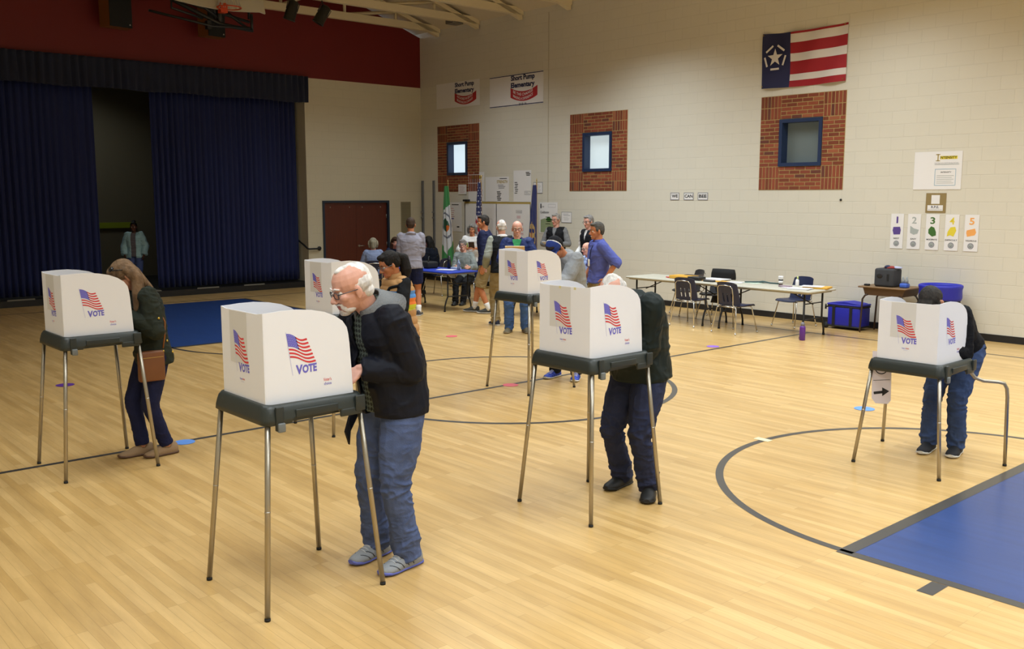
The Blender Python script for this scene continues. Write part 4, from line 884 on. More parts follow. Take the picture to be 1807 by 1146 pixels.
# ---------------------------------------------------------------- people
def _hash(ix, iy, iz, seed):
    h = (ix*374761393 + iy*668265263 + iz*2147483647 + seed*974711) & 0xffffffff
    h = ((h ^ (h >> 13)) * 1274126177) & 0xffffffff
    return ((h ^ (h >> 16)) & 0xffff) / 65535.0
def vnoise(p, seed=0):
    i = np.floor(p).astype(np.int64); f = p - i; f = f*f*(3-2*f); r = 0
    for dx in (0, 1):
        for dy in (0, 1):
            for dz in (0, 1):
                w_ = (f[:,0] if dx else 1-f[:,0])*(f[:,1] if dy else 1-f[:,1])*(f[:,2] if dz else 1-f[:,2])
                r = r + w_*_hash(i[:,0]+dx, i[:,1]+dy, i[:,2]+dz, seed)
    return r
class Blob(MB):
    """overlapping closed solids that are fused into one continuous surface"""
    def cap(s, a, ra, b_, rb, n=14, sq=None, flat0=False, flat1=False, axis=None):
        a = Vector(a); c = Vector(b_); d = c-a; L_ = d.length
        if L_ < 1e-5: return s
        d.normalize(); u = (Vector(axis) if axis is not None else (Vector((0,1,0)) if abs(d.y) < .9 else Vector((1,0,0)))); u = (u - d*u.dot(d)).normalized(); v = d.cross(u)
        if sq is None: sq = (1, 1)
        rings = []
        def ring(o, r_): return [o + (u*math.cos(2*math.pi*k/n)*sq[0] + v*math.sin(2*math.pi*k/n)*sq[1])*r_ for k in range(n)]
        if not flat0:
            for k in range(3): t = R(8+27*k); rings.append(ring(a - d*ra*math.cos(t), ra*math.sin(t)))
        rings.append(ring(a, ra)); rings.append(ring(a.lerp(c, .5), (ra+rb)/2)); rings.append(ring(c, rb))
        if not flat1:
            for k in range(3): t = R(62-27*k); rings.append(ring(c + d*rb*math.cos(t), rb*math.sin(t)))
        return s.loft(rings, 0)
    def chain(s, pts, rs, n=14, sq=None, flat0=False, flat1=False):
        for i in range(len(pts)-1): s.cap(pts[i], rs[i], pts[i+1], rs[i+1], n, sq, flat0 and i == 0, flat1 and i == len(pts)-2)
        return s
def fuse(blob, name, mats, parent, vox=.008, smooth=4, disp=None, cut=None, matf=None, solid=0):
    me = bpy.data.meshes.new('tmp'); me.from_pydata(blob.v, [], blob.f); me.update()
    b = bmesh.new(); b.from_mesh(me); bmesh.ops.recalc_face_normals(b, faces=b.faces); b.to_mesh(me); b.free()
    o = bpy.data.objects.new('tmp', me); C.objects.link(o)
    m_ = o.modifiers.new('r', 'REMESH'); m_.mode = 'VOXEL'; m_.voxel_size = vox; m_.use_smooth_shade = True
    if smooth: q = o.modifiers.new('s', 'SMOOTH'); q.factor = .5; q.iterations = smooth
    bpy.context.view_layer.update(); dg = bpy.context.evaluated_depsgraph_get()
    r_ = bpy.data.meshes.new_from_object(o.evaluated_get(dg)); bpy.data.objects.remove(o); bpy.data.meshes.remove(me)
    n = len(r_.vertices); co = np.empty(n*3); r_.vertices.foreach_get('co', co); co = co.reshape(-1, 3)
    if disp is not None:
        nr = np.empty(n*3); r_.vertices.foreach_get('normal', nr); nr = nr.reshape(-1, 3)
        co = co + nr*disp(co, nr)[:, None]; r_.vertices.foreach_set('co', co.ravel()); r_.update()
    if not isinstance(mats, (list, tuple)): mats = [mats]
    r_.materials.clear()
    for m2 in mats: r_.materials.append(m2)
    nf = len(r_.polygons)
    if cut is not None or matf is not None:
        cen = np.empty(nf*3); r_.polygons.foreach_get('center', cen); cen = cen.reshape(-1, 3)
        if matf is not None: r_.polygons.foreach_set('material_index', matf(cen).astype(np.int32))
        else: r_.polygons.foreach_set('material_index', np.zeros(nf, np.int32))
        if cut is not None:
            mk = cut(cen); b = bmesh.new(); b.from_mesh(r_); b.faces.ensure_lookup_table()
            bmesh.ops.delete(b, geom=[b.faces[int(i)] for i in np.nonzero(mk)[0]], context='FACES'); b.to_mesh(r_); b.free()
    else: r_.polygons.foreach_set('material_index', np.zeros(nf, np.int32))
    r_.polygons.foreach_set('use_smooth', np.ones(len(r_.polygons), bool)); r_.name = name; r_.update()
    o = bpy.data.objects.new(name, r_); C.objects.link(o); o.parent = parent
    if solid: md = o.modifiers.new('thick', 'SOLIDIFY'); md.thickness = solid; md.offset = -1
    return o
def folds(amp, fr=9.0, seed=1, st=(1, 1, 1.7)):
    st = np.array(st)
    def f(p, nr):
        q = p*st*fr; w1 = vnoise(q*.6 + 5, seed+3)[:, None]*1.6
        a = 1-np.abs(2*vnoise(q + w1, seed)-1); c = 1-np.abs(2*vnoise(q*2.1 + w1*2, seed+1)-1)
        return amp*((a**2-.35) + .4*(c**2-.35))
    return f
def skin_mat(name, col):
    return mat('skin_' + name, col, .5, var=.06, vscale=25, bump=.08, bscale=180)
SK = {'pale': ('c98f78',), 'pink': ('d29c88',), 'tan': ('b9764f',), 'mid': ('bf8566',), 'dark': ('5b3524',)}
def rotm(yaw, pitch, roll=0): return Matrix.Rotation(R(yaw), 3, 'Z') @ Matrix.Rotation(R(pitch), 3, 'Y') @ Matrix.Rotation(R(roll), 3, 'X')
def ik(a, t, l1, l2, pole):
    a = Vector(a); t = Vector(t); d = t-a; L_ = d.length
    if L_ > (l1+l2)*.995: t = a + d*((l1+l2)*.995/L_); d = t-a; L_ = d.length
    x = (l1*l1 - l2*l2 + L_*L_)/(2*L_); h = math.sqrt(max(0, l1*l1-x*x)); dn = d.normalized(); p = Vector(pole); p = p - dn*p.dot(dn)
    if p.length < 1e-4: p = dn.orthogonal()
    return a + dn*x + p.normalized()*h, t

class Person: pass
def hand(bl, wr, d, nrm, side, s, curl=35, spread=1.0, thumb_in=False):
    """palm and five fingers. d: direction of the fingers, nrm: out of the back of the hand, side: +1 when the thumb lies along +u"""
    d = Vector(d).normalized(); nrm = Vector(nrm); nrm = (nrm - d*nrm.dot(d)).normalized(); u = d.cross(nrm)*side
    k = wr + d*.02*s
    for q in (-.030, -.010, .010, .030): bl.cap(wr + u*q*.6*s, .016*s, wr + d*.085*s + u*q*s - nrm*.003*s, .013*s, 8)
    base = wr + d*.088*s
    for (q, L_, r_, cu) in ((.033, .070, .0088, 1.0), (.011, .079, .0092, .95), (-.011, .074, .0088, 1.05), (-.032, .058, .0078, 1.15)):
        p = base + u*q*s*spread; a = curl*.45*cu; dirv = d
        for j, fr in enumerate((.45, .31, .24)):
            ax = u*(-1)*side
            dirv = (d*math.cos(R(a)) - nrm*math.sin(R(a))).normalized(); n_ = p + dirv*L_*fr*s; bl.cap(p, r_*s*(1-.08*j), n_, r_*s*(1-.08*(j+1)), 8); p = n_; a += curl*cu
    p = wr + d*.028*s + u*.030*s; a = (d*.62 + u*.72 - nrm*.25).normalized(); n_ = p + a*.036*s; bl.cap(p, .0125*s, n_, .0105*s, 8)
    a2 = (d*.92 + u*(.15 if not thumb_in else -.25) - nrm*.35).normalized(); m2 = n_ + a2*.028*s; bl.cap(n_, .0105*s, m2, .0095*s, 8); bl.cap(m2, .0095*s, m2 + (a2 - nrm*.2).normalized()*.022*s, .0078*s, 8)

def person(label, loc, heading, H, skin='pale', a=(0, 3, 0), hip=(0, 0, None), head=(0, 0, 0), feet=((0, .10, 0, 0), (0, -.10, 0, 0)), hands=(None, None), poles=(None, None), sl=0, tw=0, g=1.0, belly=0.0,
           hair=('short', '4a3a2c'), top=None, bottom=None, shoes=None, glasses=None, vox=.009, sit=False, kneep=None, handcfg=({}, {}), female=False, zoff=0.0, extras=None, group=None, eye=True, smile=False, shirt=None, hscale=1.0):
    e = thing('person', label, 'person', (loc[0], loc[1], zoff), heading); hw = math.radians(heading)
    J = Person(); J.e = e; J.H = H; J.vox = vox; hs = H/1.75
    def tol(p):  # world -> local
        dx, dy = p[0]-loc[0], p[1]-loc[1]; return Vector((dx*math.cos(hw)+dy*math.sin(hw), -dx*math.sin(hw)+dy*math.cos(hw), p[2]-zoff))
    hz = hip[2] if hip[2] is not None else .515*H
    p0 = Vector((hip[0], hip[1], hz)); S_ = math.sin(R(sl))
    def dr(an): return Vector((math.sin(R(an)), S_, math.cos(R(an)))).normalized()
    aL, aU, aN = a; aM = (aL+aU)/2
    p1 = p0 + dr(aL)*.09*H; p2 = p1 + dr(aM)*.12*H; p3 = p2 + dr(aU)*.10*H
    hk = hscale; hc = p3 + dr(aN)*.098*H; J.p = (p0, p1, p2, p3); J.hc = hc
    lat0 = Vector((0, 1, 0)); lat = Vector((-math.sin(R(tw)), math.cos(R(tw)), 0)); J.lat = lat
    sw = (.096 if not female else .084)*H*(.5+.5*g)
    sh = [p3 - dr(aU)*.022*H + lat*s*sw for s in (1, -1)]
    Rh = rotm(head[0], head[1], head[2] if len(head) > 2 else 0); s = H*.135/.235*hk; J.s = s
    def hp_(x, y, z): return hc + Rh @ (Vector((x, y, z))*s)
    J.hp = hp_; J.Rh = Rh
    hips = [p0 + lat0*q*.052*H - Vector((0, 0, .012*H)) for q in (1, -1)]
    el = []; wr = []
    for i, q in enumerate((1, -1)):
        t = hands[i]
        if t is None: t = sh[i] + Vector((.03, q*.05, -.315*H))
        elif len(t) == 4: t = tol(t[:3])
        else: t = Vector(t)
        pl = poles[i] if poles[i] is not None else (-1, q*.5, -.6)
        E_, W__ = ik(sh[i], t, .172*H, .150*H, pl); el.append(E_); wr.append(W__)
    kn = []; an = []
    for i, q in enumerate((1, -1)):
        f = feet[i]; t = Vector((f[0], f[1], .045*H + f[3]))
        if len(f) > 4: t = tol(f[4]); t.z = .045*H + f[3]
        K_, A_ = ik(hips[i], t, .245*H, .232*H, kneep[i] if kneep else (1, q*.08, .25)); kn.append(K_); an.append(A_)
    J.el, J.wr, J.kn, J.an, J.sh, J.hips = el, wr, kn, an, sh, hips
    TR_ = [(-.040, .070, .058, p0), (0, .092, .066, p0), (0, (.084 if not female else .075), .058+belly*.5, p1), (.05, (.090 if not female else .080), .062+belly*.3, p1), (0, (.098 if not female else .086), .066, p2), (.05, (.100 if not female else .086), .060, p2), (-.018, .078, .046, p3), (.008, .036, .036, p3)]
    def torso(bl, add=0.0, k0=0, k1=8, kd=1.0, kw=1.0, fl=0, ext=None, fat=0.0):
        rings = []
        rows_ = TR_[k0:k1]
        if ext: rows_ = ext + rows_
        for (off, aw, bd, base) in rows_:
            ang = aL if base in (p0,) else aM if base is p1 else aU
            d = dr(ang); c = base + d*off*H; la = lat0.lerp(lat, 0 if base is p0 else .5 if base is p1 else 1.0); fw = la.cross(d).normalized()
            ring = []
            for k in range(22):
                t = 2*math.pi*k/22; cx_, sx_ = math.cos(t), math.sin(t); cx_ = math.copysign(abs(cx_)**.85, cx_); sx_ = math.copysign(abs(sx_)**.85, sx_)
                bb = bd*H*kd*g + add + (belly*H if (sx_ > 0 and base is p1) else 0) + (fat if base is p1 else 0)
                ring.append(c + la*cx_*(aw*H*kw*g + add) + fw*sx_*bb)
            rings.append(ring)
        bl.loft(rings, 0); return bl
    J.torso = torso; J.dr = dr; J.TR = TR_
    # ---- body: one continuous surface
    bl = Blob(); torso(bl, -.012)
    for i, q in enumerate((1, -1)):
        ax = Vector((1, 0, 0))
        bl.cap(p3 - dr(aU)*.03*H, .03*H, sh[i], .029*H); bl.chain([sh[i], sh[i].lerp(el[i], .45), el[i], el[i].lerp(wr[i], .35), wr[i]], [.029*H, .028*H, .0225*H, .0225*H, .0150*H])
        bl.chain([hips[i], hips[i].lerp(kn[i], .45), kn[i], kn[i].lerp(an[i], .33), an[i]], [.052*H*g, .045*H*g, .031*H, .032*H, .0215*H])
        fy = feet[i][2]; fd = Vector((math.cos(R(fy)), math.sin(R(fy)), 0)); bl.chain([an[i], an[i] + fd*.045*H - Vector((0, 0, .024*H)), an[i] + fd*.08*H - Vector((0, 0, .031*H))], [.0195*H, .013*H, .008*H])
        hcg = dict(handcfg[i]); fd_ = (wr[i]-el[i]).normalized(); d_ = Vector(hcg.pop('d')) if 'd' in hcg else fd_; nn = Vector(hcg.pop('n')) if 'n' in hcg else Vector((0, q, .25))
        sd = hcg.pop('side', None)
        if sd is None:
            u = d_.cross(nn); sd = 1 if u.dot(Vector((1, -q*.6, .3))) > 0 else -1
        hand(bl, wr[i], d_, nn, sd, hs*(.92 if female else 1.0), **hcg)
    E3 = lambda c, r_, rr=None: bl.ell(hp_(*c), [x*s for x in r_], rot=Rh if rr is None else Rh @ rr)
    E3((-.012, 0, .035), (.098, .077, .083)); E3((.02, 0, -.03), (.068, .060, .078)); E3((.045, 0, -.080), (.040, .042, .032)); E3((.069, 0, -.095), (.020, .022, .017))
    E3((-.02, 0, -.03), (.07, .062, .06)); E3((.055, .037, -.024), (.027, .023, .022)); E3((.055, -.037, -.024), (.027, .023, .022)); E3((.075, 0, .021), (.016, .048, .011))
    bl.cap(hp_(.084, 0, .006), .0085*s, hp_(.107, 0, -.030), .0125*s, 10); E3((.096, .012, -.036), (.012, .008, .008)); E3((.096, -.012, -.036), (.012, .008, .008))
    mw = .028 if smile else .023
    E3((.083, 0, -.0585), (.012, mw, .0065)); E3((.081, 0, -.0705), (.012, mw*.85, .0075)); E3((.074, 0, -.084), (.014, .02, .009))
    for q in (1, -1):
        E3((-.008, q*.078, -.012), (.018, .0085, .030), Matrix.Rotation(R(-q*18), 3, 'Z')); E3((-.004, q*.076, -.035), (.010, .008, .012))
    bl.cap(hp_(-.022, 0, -.055), .050*s, p3 + dr(aU)*.0, .036*H, 16); bl.cap(hp_(-.03, 0, -.03), .055*s, p3 - dr(aU)*.03*H - Vector((.0, 0, 0)), .034*H, 16)
    SKM = skin_mat(skin, SK[skin][0]); LIP = mat('lips_' + skin, {'dark': '6a3630'}.get(skin, 'b5655c'), .45); TEETH = mat('teeth', 'e8e2d8', .3)
    inv = np.array(Rh.inverted()); hcn = np.array(hc)
    def mf(cen):
        l = (cen-hcn) @ inv.T / s; m_ = np.zeros(len(cen)); lip = (l[:,0] > .080) & (np.abs(l[:,1]) < mw) & (l[:,2] < -.051) & (l[:,2] > -.078); m_[lip] = 1
        if smile: m_[(l[:,0] > .080) & (np.abs(l[:,1]) < mw*.75) & (l[:,2] < -.060) & (l[:,2] > -.069)] = 2
        return m_
    fuse(bl, 'body', [SKM, LIP, TEETH], e, vox*.8, 2, matf=mf)
    if eye:
        for q, nm in ((1, 'eye'), (-1, 'eye')):
            b = MB(); b.ell(hp_(.0665, q*.031, .001), [.0125*s]*3, 0, nu=12, nv=8); b.ell(hp_(.0755, q*.031, -.001), [.0045*s, .0058*s, .0058*s], 1, rot=Rh, nu=10, nv=6); b.build('eye', [mat('eye_white', 'd9d4cc', .3), mat('eye_iris_dark', '2a2420', .3)], e)
            b = Blob(); b.chain([hp_(.088, q*.012, .024), hp_(.088, q*.030, .030), hp_(.074, q*.050, .024)], [.004*s, .0045*s, .003*s], 8); b.build('eyebrow', mat('brow_' + hair[1], hair[1], .9), e)
    # ---- hair
    HM = mat('hair_' + hair[1], hair[1], .65, var=.35, vscale=26, bump=.5, bscale=60, stretch=(1, 1, .35), spec=.2); kind = hair[0]
    bl = Blob(); hv = vox*.75; E3 = lambda c, r_, rr=None: bl.ell(hp_(*c), [x*s for x in r_], rot=Rh if rr is None else Rh @ rr); am = .004
    if kind in ('short', 'thick', 'bob', 'long', 'ponytail', 'curly', 'bun', 'straight'):
        t_ = {'short': 0, 'thick': .008, 'bob': .006, 'long': .008, 'ponytail': .003, 'curly': .014, 'bun': .003, 'straight': .008}[kind]
        E3((-.022, 0, .046), (.098+t_, .081+t_, .084+t_)); E3((-.045, 0, .010), (.075+t_, .078+t_*.8, .075+t_)); E3((.040, 0, .095), (.045, .058, .022+t_))
        if kind in ('short', 'thick'): E3((-.055, 0, -.035), (.05, .062, .04)); E3((.012, .068, .022), (.022, .014, .03)); E3((.012, -.068, .022), (.022, .014, .03)); 
    if kind == 'bob':
        for q in (1, -1): bl.chain([hp_(-.01, q*.078, .04), hp_(-.02, q*.088, -.02), hp_(-.01, q*.082, -.075)], [.035*s, .034*s, .024*s]); 
        bl.chain([hp_(-.06, 0, .02), hp_(-.075, 0, -.075)], [.08*s, .06*s]); E3((.055, .03, .082), (.04, .045, .022))
    if kind == 'curly':
        r2 = random.Random(3)
        for k in range(34):
            th = r2.uniform(0, 2*math.pi); ph = r2.uniform(-.5, 1.4); x, y, z = math.cos(ph)*math.cos(th), math.cos(ph)*math.sin(th), math.sin(ph)
            if x > .45 and z < .55: continue
            E3((-.015+x*.098, y*.092, .03+z*.098), (.026, .026, .026))
    if kind in ('long', 'straight'):
        L_ = hair[2] if len(hair) > 2 else .30
        for q in (1, -1):
            bl.chain([hp_(-.03, q*.070, .05), hp_(-.05, q*.080, -.02), hp_(-.055, q*.078, -.08)], [.03*s, .032*s, .030*s])
            a_ = hp_(-.055, q*.078, -.07); bl.chain([hp_(-.05, q*.07, .0), a_, a_ + Vector((.0, q*.016, -L_*.5)), a_ + Vector((.02, q*.012, -L_))], [.04*s, .038*s, .042*s, .02*s], sq=(1, 1.25))
        a_ = hp_(-.07, 0, -.02); fw = Vector((-.05*H, 0, 0)); bl.chain([hp_(-.05, 0, .03), a_, (p3 + dr(aU)*.01 + fw*.8)] + ([p3 - dr(aU)*.10*H + fw*1.4] if L_ > .26 else []), [.085*s, .075*s, .052*s] + ([.04*s] if L_ > .26 else []), sq=(1.15, .8))
    if kind == 'ponytail':
        E3((-.11, 0, .045), (.035, .035, .035)); a_ = hp_(-.115, 0, .04); bl.chain([a_, a_ + Vector((-.07, 0, -.03)), a_ + Vector((-.085, .02, -.14)), a_ + Vector((-.06, .03, -.27))], [.030*s, .05*s, .055*s, .018*s])
        for q in (1, -1): E3((.005, q*.066, .03), (.04, .017, .04))
    if kind == 'bun': E3((-.075, 0, .125), (.05, .055, .05)); E3((-.03, 0, .11), (.06, .05, .03))
    if kind in ('balding', 'fringe'):
        E3((-.030, 0, .020), (.085, .0795, .066)); E3((-.060, 0, -.030), (.048, .064, .040))
        if kind == 'balding': E3((-.034, 0, .042), (.081, .064, .0785)); E3((-.002, .006, .099), (.060, .028, .020))
    fuse(bl, 'hair', HM, e, hv, 2, disp=folds(.0013 if kind in ('balding', 'fringe') else .0022, 110 if kind in ('balding', 'fringe') else 90, 5, (1, 1, .5)))
    if kind == 'white_beard' or (len(hair) > 3 and hair[3] == 'beard'):
        bl = Blob(); E3 = lambda c, r_, rr=None: bl.ell(hp_(*c), [x*s for x in r_], rot=Rh if rr is None else Rh @ rr)
        E3((.060, 0, -.097), (.032, .029, .019)); E3((.079, 0, -.086), (.013, .020, .011)); E3((.042, .031, -.086), (.028, .015, .015)); E3((.042, -.031, -.086), (.028, .015, .015)); E3((.089, .012, -.050), (.008, .017, .0045)); E3((.089, -.012, -.050), (.008, .017, .0045)); E3((.079, .027, -.062), (.009, .006, .016)); E3((.079, -.027, -.062), (.009, .006, .016)); E3((.068, .030, -.075), (.012, .008, .014)); E3((.068, -.030, -.075), (.012, .008, .014))
        fuse(bl, 'beard', mat('white_beard_hair', 'd8cfc8', .8, bump=.6, bscale=120), e, hv*.8, 1, disp=folds(.001, 140, 2))
    if glasses:
        b = MB(); r_ = .0022*s if vox < .007 else .0026
        for q in (1, -1):
            pts = []
            for k in range(16):
                t = 2*math.pi*k/16; cx_ = math.copysign(abs(math.cos(t))**.7, math.cos(t)); sz = math.copysign(abs(math.sin(t))**.7, math.sin(t))
                pts.append(hp_(.096 - abs(q*.033+cx_*.024*q)*.12, q*.033 + cx_*.024*q, -.003 + sz*.016))
            b.tube(pts, r_, n=6, loop=True); b.tube([hp_(.090, q*.056, .004), hp_(.05, q*.074, .004), hp_(-.005, q*.083, .002), hp_(-.02, q*.082, -.012)], r_, n=6)
        b.tube([hp_(.098, -.009, .0), hp_(.101, 0, .003), hp_(.098, .009, .0)], r_, n=6); gl = b.build('glasses', mat('frame_' + glasses, glasses, .35, .4), e)
    # ---- trousers, shorts
    if bottom:
        bm, bk = bottom['m'], bottom.get('k', 'trousers'); bl = Blob(); f_ = bottom.get('fit', 1.0)
        torso(bl, .006*f_, 0, 3 if not top or not top.get('hem_over') else 3)
        for i, q in enumerate((1, -1)):
            r0, r1, r2, r3 = .060*H*g, (.050*H*g*f_ if f_ > .95 else .052*H*g), (.039*H*f_ if f_ > .95 else .0415*H), (.037*H*f_ if f_ > .95 else .034*H)
            if bk == 'shorts': bl.chain([hips[i], hips[i].lerp(kn[i], bottom.get('len', .8))], [.060*H*g, .056*H], flat1=True)
            else:
                ft = an[i].lerp(kn[i], -.06 if f_ > .95 else .05)
                bl.chain([hips[i], hips[i].lerp(kn[i], .5), kn[i], kn[i].lerp(an[i], .4), ft], [r0, r1, r2, r3*1.02, r3], flat1=True)
        am = bottom.get('fold', .008); base = folds(am, 11, 11+int(loc[0]*7) % 50); kz = sum(k.z for k in kn)/2; az = sum(k.z for k in an)/2
        def dsp(p, nr):
            wgt = .55 + 1.1*np.exp(-((p[:,2]-kz)/.12)**2) + 1.3*np.exp(-((p[:,2]-az-.06)/.10)**2); return base(p, nr)*wgt
        fuse(bl, 'trousers' if bk == 'trousers' else 'shorts', bm, e, vox, 3, disp=dsp)
    if shoes:
        for i in (0, 1):
            f = feet[i]; fy = f[2]; fd = Vector((math.cos(R(fy)), math.sin(R(fy)), 0)); sd_ = Vector((-fd.y, fd.x, 0)); A_ = an[i]; z0 = A_.z - .045*H; k_ = H/1.75; pit = shoes.get('pitch', (0, 0))[i]
            prof = [(-.088, .026, .085, 0), (-.075, .038, .100, 0), (-.03, .044, .108, 0), (.02, .044, .108, .0), (.065, .044, .088, 0), (.115, .050, .066, 0), (.16, .047, .052, .002), (.192, .032, .040, .006), (.207, .014, .026, .012)]
            hh = shoes.get('h', 1.0); wdt = shoes.get('w', 1.0); rings = []; srings = []
            for (x, wd, ht, lift) in prof:
                c_ = Vector((A_.x, A_.y, z0)) + fd*x*k_; ring = []
                for k in range(16):
                    t = 2*math.pi*k/16; yy = math.cos(t)*wd*k_*wdt; zz = lift*k_ + .018*k_ + (ht*k_*hh-.018*k_)*max(0, math.sin(t))**.8 if math.sin(t) > 0 else lift*k_ + .018*k_*(1+.3*math.sin(t))
                    ring.append(c_ + sd_*yy*(1 if math.sin(t) < .4 else .92) + Vector((0, 0, zz)))
                rings.append(ring)
                sr = []
                for k in range(12):
                    t = 2*math.pi*k/12; sr.append(c_ + fd*(.004 if x > 0 else -.004) + sd_*math.cos(t)*(wd*k_*wdt+.004) + Vector((0, 0, lift*k_ + (.013 + .012*math.copysign(abs(math.sin(t))**.5, math.sin(t)))*k_)))
                srings.append(sr)
            def surf(x, deg):
                X_ = [p_[0] for p_ in prof]; wd = np.interp(x, X_, [p_[1] for p_ in prof]); ht = np.interp(x, X_, [p_[2] for p_ in prof]); t = R(deg)
                return Vector((A_.x, A_.y, z0)) + fd*x*k_ + sd_*math.cos(t)*wd*k_*wdt*(1 if math.sin(t) < .4 else .92) + Vector((0, 0, .018*k_ + (ht*k_*hh-.018*k_)*max(0, math.sin(t))**.8))
            b = MB(); b.loft(rings, 0)
            if shoes.get('boot'): b.cap = None; b.loft([[A_ + Vector((0, 0, zz)) + (fd*math.cos(2*math.pi*k/14)*.046 + sd_*math.sin(2*math.pi*k/14)*.036)*k_ for k in range(14)] for zz in (-.03, .02, .055)], 0)
            so = b.build('shoe', shoes['m'], e); b = MB(); b.loft(srings, 0); b.build('sole', shoes['sole'], so)
            if shoes.get('laces'):
                b = MB()
                for k in range(5):
                    b.tube([surf(.045+.019*k, t) for t in (128, 108, 90, 72, 52)], .0035*k_, n=6)
                b.build('laces', shoes['laces'], so)
                b = MB()
                for q in (1, -1):
                    for k in range(4):
                        b.tube([surf(.0+.036*k + .012*j, 90-q*(86-15*j)) for j in range(5)], .0032, n=5)
                b.build('side_stripes', shoes['stripe'], so)
            if shoes.get('sock'):
                b = MB(); tdir = kn[i] - A_; b.tube([A_ - Vector((0, 0, .03)), A_ + tdir*.02, A_ + tdir*.14, A_ + tdir*.26, A_ + tdir*.27], [.047, .047, .049, .053, .048], n=16); b.build('sock', shoes['sock'], e)
    # ---- top garments: each {'m', 'k': jacket|shirt|vest, 'add', 'hem', 'sleeve', 'open'}
    def garment(tp, nm):
        bl = Blob(); add = tp.get('add', .012); hem = tp.get('hem', .0); fat = tp.get('fat', 0)
        ext = [(-hem-.0, .094, .068, p0), (-.01, .094, .070, p0)]
        rows_ = ext + [r_ for r_ in TR_[2:]]; sv = TR_[:]
        torso(bl, add, 2, 8 if not tp.get('lowneck') else 7, ext=ext, fat=fat)
        slv = tp.get('sleeve', 'long'); bulge = add + tp.get('bulk', .008)
        for i, q in enumerate((1, -1)):
            if slv == 'none':
                bl.cap(p3 - dr(aU)*.035*H, .036*H + add*.5, sh[i].lerp(p3, .12), .031*H + add*.6); continue
            bl.cap(p3 - dr(aU)*.035*H, .034*H + add*.6, sh[i], .029*H + add*.8)
            r0, r1, r2 = .029*H + bulge*.75, .025*H + bulge*.85, .019*H + bulge*.9
            if slv == 'long': bl.chain([sh[i], sh[i].lerp(el[i], .5), el[i], el[i].lerp(wr[i], .5), el[i].lerp(wr[i], tp.get('cuff', .93))], [r0, (r0+r1)/2+.002, r1, (r1+r2)/2, r2], flat1=True)
            else:
                t = {'short': .55, 'elbow': 1.0}[slv]; bl.chain([sh[i], sh[i].lerp(el[i], t)], [r0, r1+.004], flat1=True)
                if slv == 'elbow': bl.cap(el[i], r1+.004, el[i].lerp(wr[i], .2), r1+.002, flat1=True)
        if tp.get('hood'):
            c_ = p3 - dr(aU)*.02*H; rt = Matrix.Rotation(R(aU+30), 3, 'Y'); bl.ell(c_ + Vector((-.055*H, 0, -.02*H)), (.026*H, .062*H, .056*H), rot=rt); bl.ell(c_ + Vector((-.035*H, 0, .02*H)), (.045*H, .055*H, .020*H), rot=rt)
        if tp.get('collar'): bl.chain([p3 + dr(aU)*.0, p3 + dr(aN)*tp['collar']], [.042*H, .038*H+.004], flat1=True)
        op = tp.get('open', 0); cut = None
        if op or tp.get('vneck'):
            P = np.array([list(p0), list(p1), list(p2), list(p3)]); L3 = np.array(list(lat)); F3 = np.array(list(lat.cross(dr(aU)).normalized())); vn = tp.get('vneck', 0)
            def cut(cen):
                # nearest point along the spine by height along the torso
                U = np.array(list((p3-p0).normalized())); t = (cen - P[0]) @ U; Lz = np.linalg.norm(P[3]-P[0]); ts = [0, (P[1]-P[0]) @ U, (P[2]-P[0]) @ U, Lz]
                c3 = np.stack([np.interp(t, ts, P[:, k]) for k in range(3)], 1); d = cen - c3; la = d @ L3 + 0; fo = d @ F3
                w_ = op*(1 if np.isscalar(op) else 1) + vn*np.clip((t/Lz-.62)/.38, 0, 1)
                return (np.abs(la - tp.get('oshift', 0)) < w_) & (fo > .02*H) & (t > -.4) & (t < Lz + .05*H) & (np.abs(la) < .09*H)
        sd = int(loc[0]*13+loc[1]*7) % 90; dspf = folds(tp.get('fold', .008), tp.get('fr', 8), sd)
        if tp.get('quilt'):
            def dspf(p, nr): return tp['quilt']*(np.abs(np.sin((p[:,2])*math.pi/.075))**.6 - .5)
        mf_ = tp.get('matf'); ms = tp['m']
        o = fuse(bl, nm, ms, e, vox, 3, disp=dspf, cut=cut, matf=(lambda cen: mf_(cen, J)) if mf_ else None, solid=.006 if cut else 0)
        return o
    if shirt: garment(shirt, shirt.get('n', 'shirt'))
    if top: J.top = garment(top, top.get('n', 'jacket'))
    if extras: extras(J)
    return J
def collar(J, m, width=.05, r=.05, open_=.35, name='collar', drop=.02, back=.012):
    """turned-down collar round the neck"""
    p3 = J.p[3]; b = MB(); d = (J.hc - p3).normalized(); u = Vector((0, 1, 0)); f = u.cross(d).normalized(); n = 22; rings = []
    v = []; F_ = []
    for i in range(n+1):
        a = math.pi*(open_) + (2*math.pi - 2*math.pi*open_)*i/n + 0  # angle from front
        for j, (rr_, zz) in enumerate(((r, .052), (r+.006, .060), (r+.016, .052), (r+.016+width*.55, .052-width*.85), (r+.010+width*.5, .050-width*.85))):
            tip = 1.0 + .25*(abs(i/n-.5)*2)**3*(1 if j >= 3 else 0)
            v.append(p3 + f*(math.cos(a)*rr_*1.0 - back) + u*math.sin(a)*rr_*1.08 + d*(zz-drop)*1.0 - d*(.0 if j < 3 else .01*tip))
    for i in range(n):
        for j in range(4): F_.append((i*5+j, i*5+j+1, (i+1)*5+j+1, (i+1)*5+j))
        F_.append((i*5+4, i*5, (i+1)*5, (i+1)*5+4))
    F_.append((0, 1, 2, 3, 4)); F_.append(tuple(n*5+k for k in (4, 3, 2, 1, 0))); b.add(v, F_, 0, True); return b.build(name, m, J.e)
def patch(J, name, m, c, r, fwd=True, parent=None):
    b = MB(); b.ell(c, r, nu=12, nv=6); return b.build(name, m, parent or J.e)

